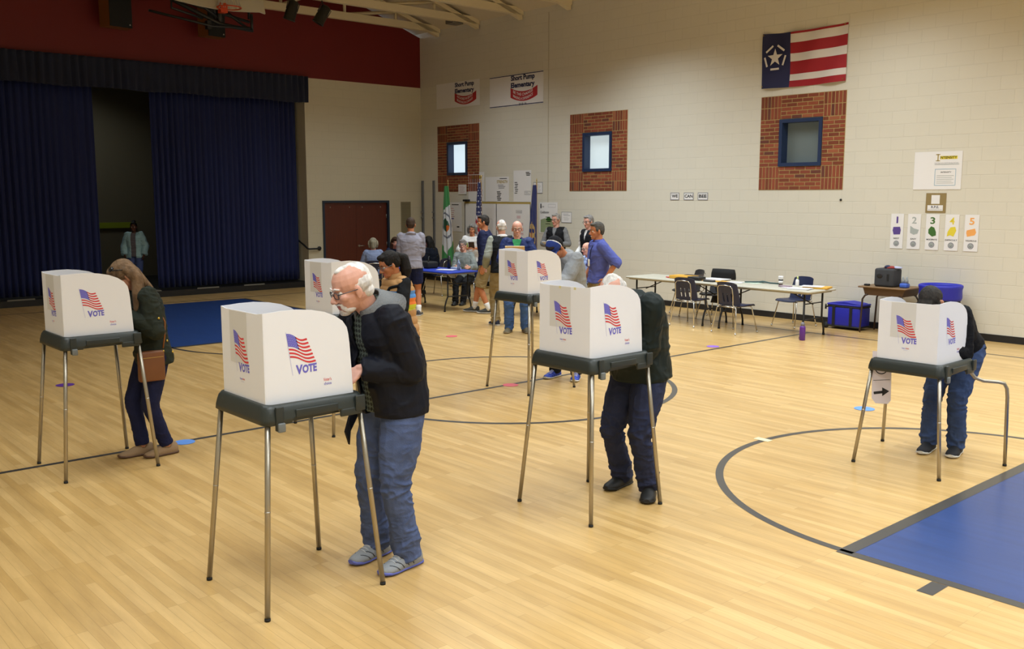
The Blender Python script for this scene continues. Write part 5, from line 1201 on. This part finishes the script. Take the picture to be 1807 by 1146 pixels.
from mathutils.bvhtree import BVHTree
def snap(J, pts, off=.004, sub=6, center=None):
    """lay a path on the outside of the top garment by shooting rays inwards to the spine"""
    me = J.top.data; t = BVHTree.FromPolygons([v.co for v in me.vertices], [tuple(p.vertices) for p in me.polygons]); out = []; P = [Vector(p) for p in pts]
    Q = [P[i].lerp(P[i+1], k/sub) for i in range(len(P)-1) for k in range(sub)] + [P[-1]] if len(P) > 1 else P
    for q in Q:
        p0, p3 = J.p[0], J.p[3]; u = (p3-p0); k = max(0, min(1, (q-p0).dot(u)/u.dot(u))); c = p0 + u*k; d = (c-q)
        if d.length < 1e-4: continue
        d.normalize(); h = t.ray_cast(q - d*.5, d)
        out.append((h[0] - d*off) if h[0] is not None else q)
    return out
cloth = lambda n, c, r=.85, v=.10, b=.25, bs=140, **k: mat(n, c, r, var=v, vscale=10, bump=b, bscale=bs, spec=.2, **k)
DENIM = cloth('blue_denim', '4d5a7e', .85, .22); DENIM_D = cloth('dark_denim', '2b3048', .85, .2); DENIM_N = cloth('navy_stretch_denim', '1b1f3e', .85, .1); KHAKI = cloth('khaki_cotton', '8f7d58'); BLKC = cloth('black_cloth', '131417', .8, .1)
NVJ = cloth('near_black_navy_nylon', '10131f', .62, .1, .15, 60); GREYF = cloth('grey_fleece', '7a7c7e', .95, .1, .5, 120); WSH = cloth('white_cotton', 'd8d6d4'); SOLEW = mat('white_rubber_sole', 'c9c7c0', .6); BLKSHOE = mat('black_shoe_leather', '141414', .6)
def plaid_mat():
    m = bpy.data.materials.new('dark_plaid_flannel'); m.use_nodes = True; nt = m.node_tree; b = nt.nodes['Principled BSDF']; N = nt.nodes.new; L = nt.links.new
    t = N('ShaderNodeTexCoord'); a = N('ShaderNodeTexWave'); c = N('ShaderNodeTexWave'); a.bands_direction = 'Y'; c.bands_direction = 'Z'
    for q in (a, c): q.inputs['Scale'].default_value = 11; L(t.outputs['Object'], q.inputs[0])
    ad = N('ShaderNodeMath'); ad.operation = 'ADD'; L(a.outputs['Fac'], ad.inputs[0]); L(c.outputs['Fac'], ad.inputs[1]); r = N('ShaderNodeValToRGB'); L(ad.outputs[0], r.inputs[0]); r.color_ramp.elements[0].color = (*lin('1e2422'), 1); r.color_ramp.elements[1].color = (*lin('5f6a62'), 1); r.color_ramp.elements[0].position = .9; L(r.outputs[0], b.inputs['Base Color']); b.inputs['Roughness'].default_value = .9; return m
PLAID = plaid_mat()
# 1 white-haired man at the nearest booth, facing -X
def ex1(J):
    collar(J, GREYF, .14, .080, .09, 'fleece_collar', -.004, .020); collar(J, PLAID, .04, .056, .12, 'shirt_collar', .012, .012)
    b = MB(); d = (J.wr[1]-J.el[1]).normalized(); q = J.wr[1] + d*.11; b.tube([q + Vector((-.02, .02, .10)), q + Vector((.02, -.01, -.03))], .0045, n=8); tag(b.build('pen', BLK_RUB), 'black pen in the hand of the white-haired voter', 'pen').matrix_world = J.e.matrix_basis
    b = MB(); b.chain = None; b.prism([(.14, -.20, .93), (.17, -.20, .86), (.19, -.21, .78), (.165, -.21, .70), (.15, -.22, .78), (.10, -.22, .86), (.09, -.2, .92)], (0, .02, 0)); b.build('jacket_flap', NVJ, J.e)
person('white-haired man in glasses, dark jacket with grey collar and jeans', (3.03, 4.50), 180, 1.84, 'pink', a=(3, 26, 44), hip=(-.02, 0, .968), hscale=1.09, head=(-12, 18, 0),
    feet=((-.02, .12, 8, 0), (.02, -.14, 12, 0)), hands=((2.785, 4.43, 1.20, 'w'), (2.68, 4.60, 1.19, 'w')), poles=((-.9, .35, -.7), (-.6, -.7, -.6)), handcfg=(dict(d=(.8, .05, -.45), n=(.45, .45, .8), curl=52), dict(d=(.8, .2, -.3), n=(0, -.5, .8), curl=48)), g=1.14, belly=.012,
    hair=('balding', 'e2dcd8', 0, 'beard'), glasses='4b4a52', vox=.0055, top=dict(m=NVJ, add=.026, bulk=.014, fold=.012, fr=6, hem=.03, open=.052, fat=.02, cuff=.97), shirt=dict(m=PLAID, add=.010, hem=.02, n='flannel_shirt', sleeve='short'),
    bottom=dict(m=DENIM, fold=.010, fit=1.16), shoes=dict(m=mat('grey_running_mesh', '8d9196', .6, bump=.4, bscale=300), sole=mat('blue_white_sole', '5b63b4', .6), laces=mat('grey_laces', 'b4b6ba', .7), stripe=mat('dark_shoe_stripe', '3a3d46', .6), h=1.05, w=1.08), extras=ex1)
# 2 woman at the leftmost booth
OLV = cloth('dark_olive_twill', '252a22', .8, .12)
def ex2(J):
    GLDB = mat('gold_button', 'c9a94f', .3, .9)
    b = MB(); sg = MB()
    for q in (1, -1): sg.ell(J.hp(.035, q*.033, .112), (.026, .028, .018), rot=J.Rh)
    sg.tube([J.hp(.035, -.07, .10), J.hp(.04, 0, .118), J.hp(.035, .07, .10)], .005, n=6); sg.tube([J.hp(.03, .07, .10), J.hp(-.02, .092, .06)], .004, n=6); sg.build('sunglasses', mat('black_sunglasses', '15120f', .2), J.e)
    for (f, l, z) in ((-.10, .20, .98), (-.14, .18, .88), (.04, .22, 1.18), (-.02, .22, .90)): patch(J, 'button', GLDB, snap(J, [(f, l, z)], .003)[0], (.010, .010, .010))
    b = MB(); b.tube([J.p[3] + Vector((-.06, -.02, .02)), J.p[2] + Vector((-.16, .10, .02)), Vector((-.16, .20, 1.0)), Vector((-.12, .245, .92))], .006, n=6)
    t = thing('crossbody_bag', 'tan leather crossbody bag hanging at the hip of the long-haired woman', 'bag', (2.78, 7.60, .66)); t.rotation_euler = (0, 0, R(180))
    b2 = MB(); b2.bbox((-.125, -.03, 0), (.085, .035, .25), .02); bd = b2.build('bag_body', mat('tan_leather', '744522', .5, var=.08, vscale=8), t)
    b2 = MB(); b2.box((-.11, .036, .195), (.07, .038, .2)); b2.build('zip', mat('brass_zip', 'b89a5a', .3, .9), bd)
    b2 = MB(); b2.tube([(-.12, 0, .24), (-.13, .03, .36), (-.13, .05, .48), (-.08, -.02, .66)], .006, n=6); b2.build('strap', mat('tan_leather_strap', '94582a', .5), t)
person('long-haired woman in dark olive jacket, navy jeans and tan ankle boots', (2.88, 7.76), 180, 1.70, 'mid', a=(4, 14, 46), hip=(.0, 0, .875), head=(-8, 40, 0), female=True,
    feet=((-.06, .05, 5, 0), (.10, -.07, 0, 0)), hands=((2.64, 7.66, 1.2, 'w'), (2.62, 7.88, 1.2, 'w')), poles=((-.7, .5, -.6), (-.5, -.7, -.6)), g=1.0,
    hair=('long', '6f573f', .25), vox=.0065, top=dict(m=OLV, add=.020, bulk=.012, fold=.013, hem=.055), bottom=dict(m=DENIM_N, fit=.9, fold=.004),
    shoes=dict(m=mat('taupe_suede', '93795b', .85, bump=.3, bscale=200), sole=mat('brown_stacked_sole', '5a4030', .6), boot=True, w=.92), extras=ex2)
# 19 man at the booth with tape marks
GJK = cloth('dark_green_nylon', '16201f', .55, .12, .12, 60)
person('man in a bulky dark green jacket bending over the booth, white hair showing above it', (5.12, 4.46), 186, 1.80, 'pink', a=(6, 30, 68), hip=(-.06, 0, .90), head=(0, 62, 0),
    feet=((.02, .155, 30, 0), (-.06, -.14, 2, 0)), hands=((4.82, 4.38, 1.17, 'w'), (4.80, 4.62, 1.17, 'w')), poles=((-1, .35, -.55), (-.6, -.9, -.3)), g=1.16, belly=.012,
    hair=('balding', 'd4cfc9'), vox=.007, top=dict(m=GJK, add=.034, bulk=.022, fold=.016, fr=6, hem=.03, fat=.02), bottom=dict(m=DENIM_D, fold=.013, fit=1.12), shoes=dict(m=BLKSHOE, sole=BLKSHOE, h=1.05, w=1.08))
# 20 man at the low booth
person('man in black sweater and jeans bending deep over the low booth', (7.93, 3.43), 180, 1.78, 'mid', a=(46, 57, 62), hip=(-.16, 0, .885), head=(0, 66, 0), 
    feet=((.0, .09, 12, 0), (.07, -.11, 8, 0)), hands=((7.42, 3.28, .95, 'w'), (7.40, 3.58, .95, 'w')), poles=((-.2, .15, -1), (-.2, -.15, -1)), kneep=((1, .05, .1), (1, -.05, .1)), g=1.08,
    hair=('short', '2e2a27'), vox=.007, top=dict(m=cloth('black_knit', '121318', .9), add=.018, bulk=.012, fold=.010, hem=.02, n='sweater'), bottom=dict(m=cloth('mid_denim', '38496e', .85, .22), fold=.012, fit=1.05), shoes=dict(m=mat('dark_navy_canvas', '16181f', .8), sole=SOLEW, w=1.05))
# 4 woman in the rainbow vest
TANV = cloth('tan_quilt_nylon', 'b98e5e', .6, .05); 
def mf4(cen, J):
    z = cen[:, 2]; m_ = np.zeros(len(cen)); m_[(z < 1.23) & (z > 1.16)] = 1; m_[(z <= 1.16) & (z > 1.095)] = 2; m_[(z <= 1.095) & (z > 1.04)] = 3; return m_
def ex4(J):
    b = MB(); b.tube(snap(J, [J.p[3] + Vector((.02, .12, -.04)), J.p[2] + Vector((.15, .07, .08)), J.p[2] + Vector((.16, .0, -.04)), J.p[1] + Vector((.16, -.12, .0))], .008), .014, n=8); b.build('bag_strap', BLKC, J.e)
    b = Blob(); b.chain([J.p[3] + Vector((0, 0, -.01)), J.p[3] + Vector((.015, 0, .06))], [.075, .070], flat1=True); b.build('high_collar', TANV, J.e)
person('dark-haired woman in glasses and tan puffer vest with rainbow bands', (5.32, 7.74), 180, 1.63, 'tan', a=(2, 12, 26), hip=(-.03, 0, None), head=(-12, 24, 0), hscale=1.1, female=True,
    hands=((5.0, 7.60, 1.16, 'w'), (4.98, 7.85, 1.16, 'w')), poles=((-.9, .5, -.6), (-.6, -.7, -.6)), g=1.1, hair=('ponytail', '1a1614'), glasses='6f7683', vox=.0065,
    top=dict(m=[TANV, mat('sky_blue_nylon', '4f8fd8', .5), mat('orange_nylon', 'ee7d2a', .5), mat('lime_nylon', 'c9cf2c', .5)], add=.030, sleeve='none', quilt=.012, hem=.05, n='puffer_vest', matf=mf4), shirt=dict(m=BLKC, add=.012, sleeve='long', n='shirt', bulk=.012),
    bottom=dict(m=BLKC), shoes=dict(m=BLKSHOE, sole=SOLEW), extras=ex4)
# 14 hooded man with cap at the far booth
def ex14(J):
    b = Blob(); b.ell(J.hp(-.015, 0, .052), (.108*J.s, .089*J.s, .085*J.s), rot=J.Rh); b.ell(J.hp(-.045, 0, .02), (.08*J.s, .084*J.s, .06*J.s), rot=J.Rh)
    inv = np.array(J.Rh.inverted()); hc = np.array(J.hc)
    def mfc(cen):
        l = (cen-hc) @ inv.T; return np.where(l[:,0] < -.03, 0, np.where(l[:,0] < -.018, 2, 1))
    k = fuse(b, 'knit_cap', [cloth('black_cap', '15151a'), cloth('blue_cap', '2c3e80'), WSH], J.e, .006, 2, matf=mfc); b = MB(); b.bbox((-.02, -.08, 0), (.09, .08, .008), .03, mtx=Matrix.Translation(J.hp(.08, 0, .045)) @ J.Rh.to_4x4()); b.build('peak', mat('blue_cap_peak', '2c3e80', .8), k)
person('bending voter in grey hoodie with black and blue cap and bright blue trainers', (7.82, 7.90), 192, 1.82, 'tan', a=(8, 30, 58), hip=(-.10, 0, .935), head=(0, 58, 0),
    feet=((.0, .15, 25, 0), (.02, -.14, 0, 0)), hands=((7.32, 7.72, 1.17, 'w'), (7.3, 7.95, 1.17, 'w')), g=1.1, hair=('short', '2a211c'), vox=.008,
    top=dict(m=cloth('light_grey_jersey', '8e9194', .9), add=.028, bulk=.016, fold=.009, hood=True, n='hoodie', hem=.04, fat=.02), bottom=dict(m=BLKC), shoes=dict(m=mat('bright_blue_mesh', '2743b4', .6), sole=SOLEW, laces=SOLEW, stripe=mat('navy_stripe', '1a2566', .6)), extras=ex14)
# 13 smiling man facing the camera
def ex13(J): collar(J, cloth('royal_navy_nylon', '1b2a5c', .6), .035, .062, .22)
tk = person('smiling man in glasses, blue jacket over a green shirt, and jeans', (9.93, 11.14), 226, 1.78, 'pink', a=(0, 3, 8), head=(4, 6, 0), feet=((.0, .13, 18, 0), (.0, -.13, -12, 0)),
    hands=((.30, .12, 1.25), (.30, -.06, 1.24)), poles=((-.5, .8, -.7), (-.5, -.8, -.7)), handcfg=(dict(curl=30), dict(curl=30)), g=1.1, belly=.01, hair=('fringe', 'b9b2a8'), glasses='4a3c3a', smile=True, vox=.0075,
    top=dict(m=cloth('royal_navy_nylon', '1b2a5c', .6), add=.024, bulk=.014, fold=.01, open=.0, vneck=.075, cuff=.97, hem=.03), shirt=dict(m=cloth('green_jersey', '3f9a63'), add=.010, sleeve='short', n='shirt'), bottom=dict(m=cloth('bright_denim', '45639a', .85, .15), fold=.01, fit=1.08), shoes=dict(m=mat('olive_suede', '6b6350', .85), sole=mat('tan_sole', '8b7f68', .7)), extras=ex13)
b = MB(); b.prism([(-.15, -.11, 0), (.15, -.11, 0), (.15, .11, 0), (.06, .11, 0), (.04, .12, 0), (-.15, .11, 0)], (0, 0, .012)); o = b.build('manila_folder', mat('manila_paper', 'd0b587', .6)); o.location = (9.68, 10.91, 1.30); o.rotation_euler = (R(-50), 0, R(-44)); tag(o, 'tan folder held up by the smiling man in the blue jacket', 'folder')
# 12 man with his back to us
def ex12(J): collar(J, WSH, .035, .060, .05)
person('white-haired man seen from behind in black vest, grey sleeves and khaki trousers', (10.33, 11.95), 66, 1.78, 'pink', a=(2, 8, 14), head=(0, 6, 0), feet=((-.02, .13, 12, 0), (.05, -.13, -12, 0)), hands=((.16, .26, .98), (.22, -.22, 1.0)), g=1.1,
    hair=('balding', 'ccc6c0'), vox=.008, top=dict(m=cloth('black_vest_fleece', '1b1d21', .9), add=.026, sleeve='none', n='vest', hem=.02), shirt=dict(m=cloth('grey_sage_cotton', '8b8f86'), add=.012, bulk=.014, n='shirt'), bottom=dict(m=KHAKI, fit=1.12, fold=.012), shoes=dict(m=mat('dark_blue_trainer', '232c44', .7), sole=SOLEW), extras=ex12)
# 11 striding man in shorts
person('tall man in navy pullover and khaki shorts striding beside the blue table', (11.16, 13.36), 128, 1.82, 'tan', a=(2, 6, 10), head=(18, 4, 0), feet=((-.05, .10, 10, .01), (.26, -.10, 8, 0)), hands=((.02, .27, .86), (-.04, -.27, .87)), g=1.1,
    hair=('short', '2c2724'), vox=.008, top=dict(m=cloth('navy_pullover', '1a2040', .7), add=.022, bulk=.016, n='pullover', hem=.02), bottom=dict(m=KHAKI, k='shorts', len=.98), shoes=dict(m=mat('charcoal_canvas', '3a3a36', .8), sole=SOLEW, sock=mat('white_sock', 'dcdad6', .9)))
# 10 woman in white
person('grey-haired woman in a white top standing behind the smiling seated woman', (12.49, 15.42), 222, 1.58, 'tan', a=(0, 4, 8), head=(6, 8, 0), female=True, hands=((.24, .10, 1.08), (.24, -.08, 1.08)), poles=((-.4, .9, -.6), (-.4, -.9, -.6)), g=1.12, hair=('bob', '6f6c68'), vox=.008,
    top=dict(m=WSH, add=.022, n='top', hem=.07, sleeve='elbow'), bottom=dict(m=cloth('charcoal_slacks', '2a2c33')), shoes=dict(m=mat('beige_trainer', '9c968b', .7), sole=SOLEW))
b = MB(); b.box((-.06, -.09, 0), (.06, .09, .012)); o = b.build('notebook', mat('brown_notebook', '4c3a30', .6)); o.location = (12.27, 15.18, 1.14); o.rotation_euler = (R(-55), 0, R(-48)); tag(o, 'brown notebook held by the woman in the white top', 'notebook')
b = MB(); b.box((-.03, -.05, 0), (.03, .05, .006)); o = b.build('sticky_note', mat('lime_paper', 'a9cf4a', .6)); o.location = (12.17, 15.22, 1.15); o.rotation_euler = (R(-60), 0, R(-48)); tag(o, 'lime green card held beside the brown notebook', 'card')
# seated people
def seat_p(label, loc, heading, H, **k):
    k.setdefault('hip', (0, 0, .50)); k.setdefault('feet', ((.42, .11, 0, 0), (.40, -.11, 0, 0))); k.setdefault('kneep', ((.2, .1, 1), (.2, -.1, 1)))
    return person(label, loc, heading, H, **k)
def chair_for(label, x, y, rz): make_chair(label, x, y, rz, SHN, True, 'school chairs')
GRC = cloth('grey_floral_cotton', '7f8684', .9, .35)
seat_p('seated woman with short grey hair and patterned grey top, smiling', (11.98, 15.0), 214, 1.62, skin='pink', a=(-4, -2, 4), sl=-6, head=(8, -4, 8), female=True, smile=True, hands=((.30, .16, .74), (.30, -.14, .74)), g=1.15, hair=('thick', '77736f'), glasses='3a3236', vox=.008, top=dict(m=GRC, add=.020, n='blouse', hem=.04), bottom=dict(m=BLKC), shoes=dict(m=BLKSHOE, sole=BLKSHOE), feet=((.45, .08, 0, 0), (.52, -.06, 0, 0)))
chair_for('navy school chair under the smiling seated woman', 12.05, 15.05, 214)
seat_p('seated person with very long black hair and dark clothes', (12.35, 16.57), 110, 1.66, skin='mid', a=(6, 14, 22), head=(0, 20, 0), female=True, hands=((.32, .15, .78), (.32, -.15, .78)), hair=('long', '15120f', .34), vox=.009, top=dict(m=cloth('black_blue_knit', '0f1420', .9), add=.026, n='top', hem=.04), bottom=dict(m=BLKC), shoes=dict(m=BLKSHOE, sole=BLKSHOE))
chair_for('navy school chair under the person with long black hair', 12.42, 16.55, 110)
seat_p('seated woman with long brown hair resting her chin on her hand', (12.07, 17.67), 240, 1.58, skin='pale', a=(8, 14, 20), head=(0, 10, 0), female=True, hands=((.26, .06, 1.12), (.30, -.14, .80)), hair=('long', '3b271c', .16), vox=.009, top=dict(m=cloth('dark_blue_top', '20283f'), add=.018, n='top'), bottom=dict(m=BLKC), shoes=dict(m=BLKSHOE, sole=BLKSHOE))
chair_for('navy school chair under the woman resting her chin on her hand', 12.12, 17.75, 240)
seat_p('seated woman with grey-blonde bob seen from behind in a pale blue top', (11.02, 16.92), 60, 1.62, skin='pale', a=(4, 8, 14), head=(0, 6, 0), female=True, hands=((.30, .15, .80), (.30, -.15, .80)), hair=('bob', '8d8672'), vox=.009, g=1.1, top=dict(m=cloth('pale_blue_grey_cotton', '8390b0'), add=.022, n='top'), bottom=dict(m=BLKC), shoes=dict(m=BLKSHOE, sole=BLKSHOE))
chair_for('navy school chair under the woman in the pale blue top', 10.97, 16.83, 60)
seat_p('bald seated man in a pale blue shirt in profile', (12.52, 12.02), 165, 1.72, skin='pink', a=(2, 8, 14), head=(4, 6, 0), hands=((.34, .15, .78), (.34, -.15, .78)), hair=('fringe', 'b8a89c'), glasses='6a6460', vox=.008, g=1.1, top=dict(m=cloth('pale_blue_cotton', '9fb2dc'), add=.018, n='shirt', hem=.0), bottom=dict(m=BLKC), shoes=dict(m=BLKSHOE, sole=BLKSHOE))
chair_for('navy school chair under the bald seated man', 12.60, 12.0, 165)
# 5 man in hoodie and shorts
person('man seen from behind in light grey hoodie and navy shorts', (9.90, 13.97), 56, 1.78, 'tan', a=(0, 4, 8), head=(-6, 4, 0), feet=((.0, .12, 20, 0), (-.02, -.12, -14, 0)), hands=((.24, .02, 1.14), (.24, 0, 1.10)), poles=((-.3, .35, -.9), (-.3, -.35, -.9)), g=1.08, hair=('short', '3a2c22'), vox=.008,
    top=dict(m=cloth('heather_grey_jersey', '8a8894', .9), add=.022, bulk=.014, hood=True, n='hoodie', hem=.03), bottom=dict(m=cloth('navy_shorts_cloth', '1c2348', .8), k='shorts', len=.72), shoes=dict(m=mat('grey_knit_trainer', '44474d', .7), sole=SOLEW, sock=mat('white_sock', 'dcdad6', .9)))
# 15 / 16 / 17
def ex15(J):
    b = MB(); b.box((-.11, -.15, 0), (.11, .15, .006)); o = b.build('paper_sheet', PPR); o.matrix_world = J.e.matrix_basis @ Matrix.Translation((.34, .0, 1.18)) @ Matrix.Rotation(R(-20), 4, 'Y'); tag(o, 'white papers held by the man in the black vest near the wall', 'papers'); patch(J, 'name_tag', mat('lime_tag', 'c4d84a', .5), Vector((.155, .03, 1.16)), (.012, .055, .03))
person('grey-haired man in dark glasses and black vest holding papers by the wall', (13.85, 14.3), 204, 1.80, 'pink', a=(0, 3, 8), head=(-18, 6, 0), hands=((.26, .12, 1.14), (.26, -.10, 1.14)), poles=((-.5, .8, -.7), (-.5, -.8, -.7)), g=1.08, hair=('short', '8f8b86'), glasses='1b1b1f', vox=.008,
    top=dict(m=cloth('black_vest_cloth', '121317', .7), add=.026, sleeve='none', n='vest', vneck=.05), shirt=dict(m=cloth('mid_grey_knit', '77787a'), add=.008, bulk=.010, n='sweater'), bottom=dict(m=cloth('dark_slacks', '25272c')), shoes=dict(m=BLKSHOE, sole=BLKSHOE), extras=ex15)
def ex16(J): b = MB(); b.tube([J.p[3] + Vector((.07, .05, 0)), J.p[2] + Vector((.13, .04, .0)), J.p[1] + Vector((.14, .02, .05))], .008, n=6); b.build('lanyard', mat('pale_lanyard', 'c8c6cc', .7), J.e)
person('grey-haired man in glasses, black vest and white shirt with a lanyard', (13.28, 12.78), 178, 1.80, 'pink', a=(0, 4, 10), head=(0, 8, 0), hands=((.16, .24, .95), (.20, -.2, .98)), g=1.05, hair=('short', '7d7a78'), glasses='5b5556', vox=.008,
    top=dict(m=cloth('black_vest_nylon', '14161d', .6), add=.024, sleeve='none', n='vest', vneck=.04), shirt=dict(m=WSH, add=.008, bulk=.010, n='shirt'), bottom=dict(m=cloth('dark_slacks', '25272c')), shoes=dict(m=BLKSHOE, sole=BLKSHOE), extras=ex16)
PUP = cloth('violet_blue_cotton', '545da3', .85, .06)
def ex17(J):
    collar(J, PUP, .04, .066, .14, drop=.008)
    b = MB(); b.tube(snap(J, [J.p[3] + Vector((.065, .05, -.03)), J.p[2] + Vector((.135, .05, .02)), J.p[2] + Vector((.155, .055, -.06))], .004), .005, n=6); b.build('lanyard', BLKC, J.e); b = MB(); b.bbox((-.004, -.035, -.05), (.004, .035, .05), .004, mtx=Matrix.Translation(J.p[2] + Vector((.165, .055, -.10)))); b.build('badge', WHITE, J.e)
    b = MB(); p0 = J.p[0]; b.lathe((p0.x+.0, 0, p0.z+.01), [(.165, 0), (.168, .01), (.168, .035), (.165, .045)], n=24); o = b.build('belt', mat('dark_brown_belt', '3a2720', .5), J.e); o.scale = (.82, 1, 1)
person('man in violet-blue shirt with rolled sleeves, badge and khaki trousers', (10.03, 9.47), 152, 1.79, 'tan', a=(0, 3, 8), head=(2, 6, 0), hands=((-.02, .27, .98), (.14, -.24, .93)), poles=((-.9, .4, 0), (-.6, -.7, -.3)), g=1.08, hair=('short', '4a4742'), vox=.0075, smile=True,
    top=dict(m=PUP, add=.020, bulk=.020, sleeve='elbow', n='shirt', hem=.01, fold=.010), bottom=dict(m=KHAKI, fit=1.08), shoes=dict(m=mat('brown_leather_shoe', '4b3526', .5), sole=BLKSHOE), extras=ex17)
# 3 girl on the stage
person('girl with a dark hair bun in a pale blue jacket standing in the curtain gap', (7.5, 20.95), 236, 1.47, 'dark', a=(0, 3, 6), head=(6, 2, 0), female=True, zoff=.13, hands=((.08, .20, .74), (.08, -.20, .74)), poles=((-.8, .9, -.1), (-.8, -.9, -.1)), g=1.1, hair=('bun', '0e0c0b'), vox=.008,
    top=dict(m=cloth('pale_aqua_nylon', '9fc6d2', .5), add=.030, bulk=.018, open=.055, fold=.014, hem=.05), shirt=dict(m=cloth('grey_tee', '6c6872'), add=.012, sleeve='short', n='shirt', hem=.03), bottom=dict(m=cloth('blue_jeans', '4f5f93')), shoes=dict(m=WSH, sole=SOLEW))
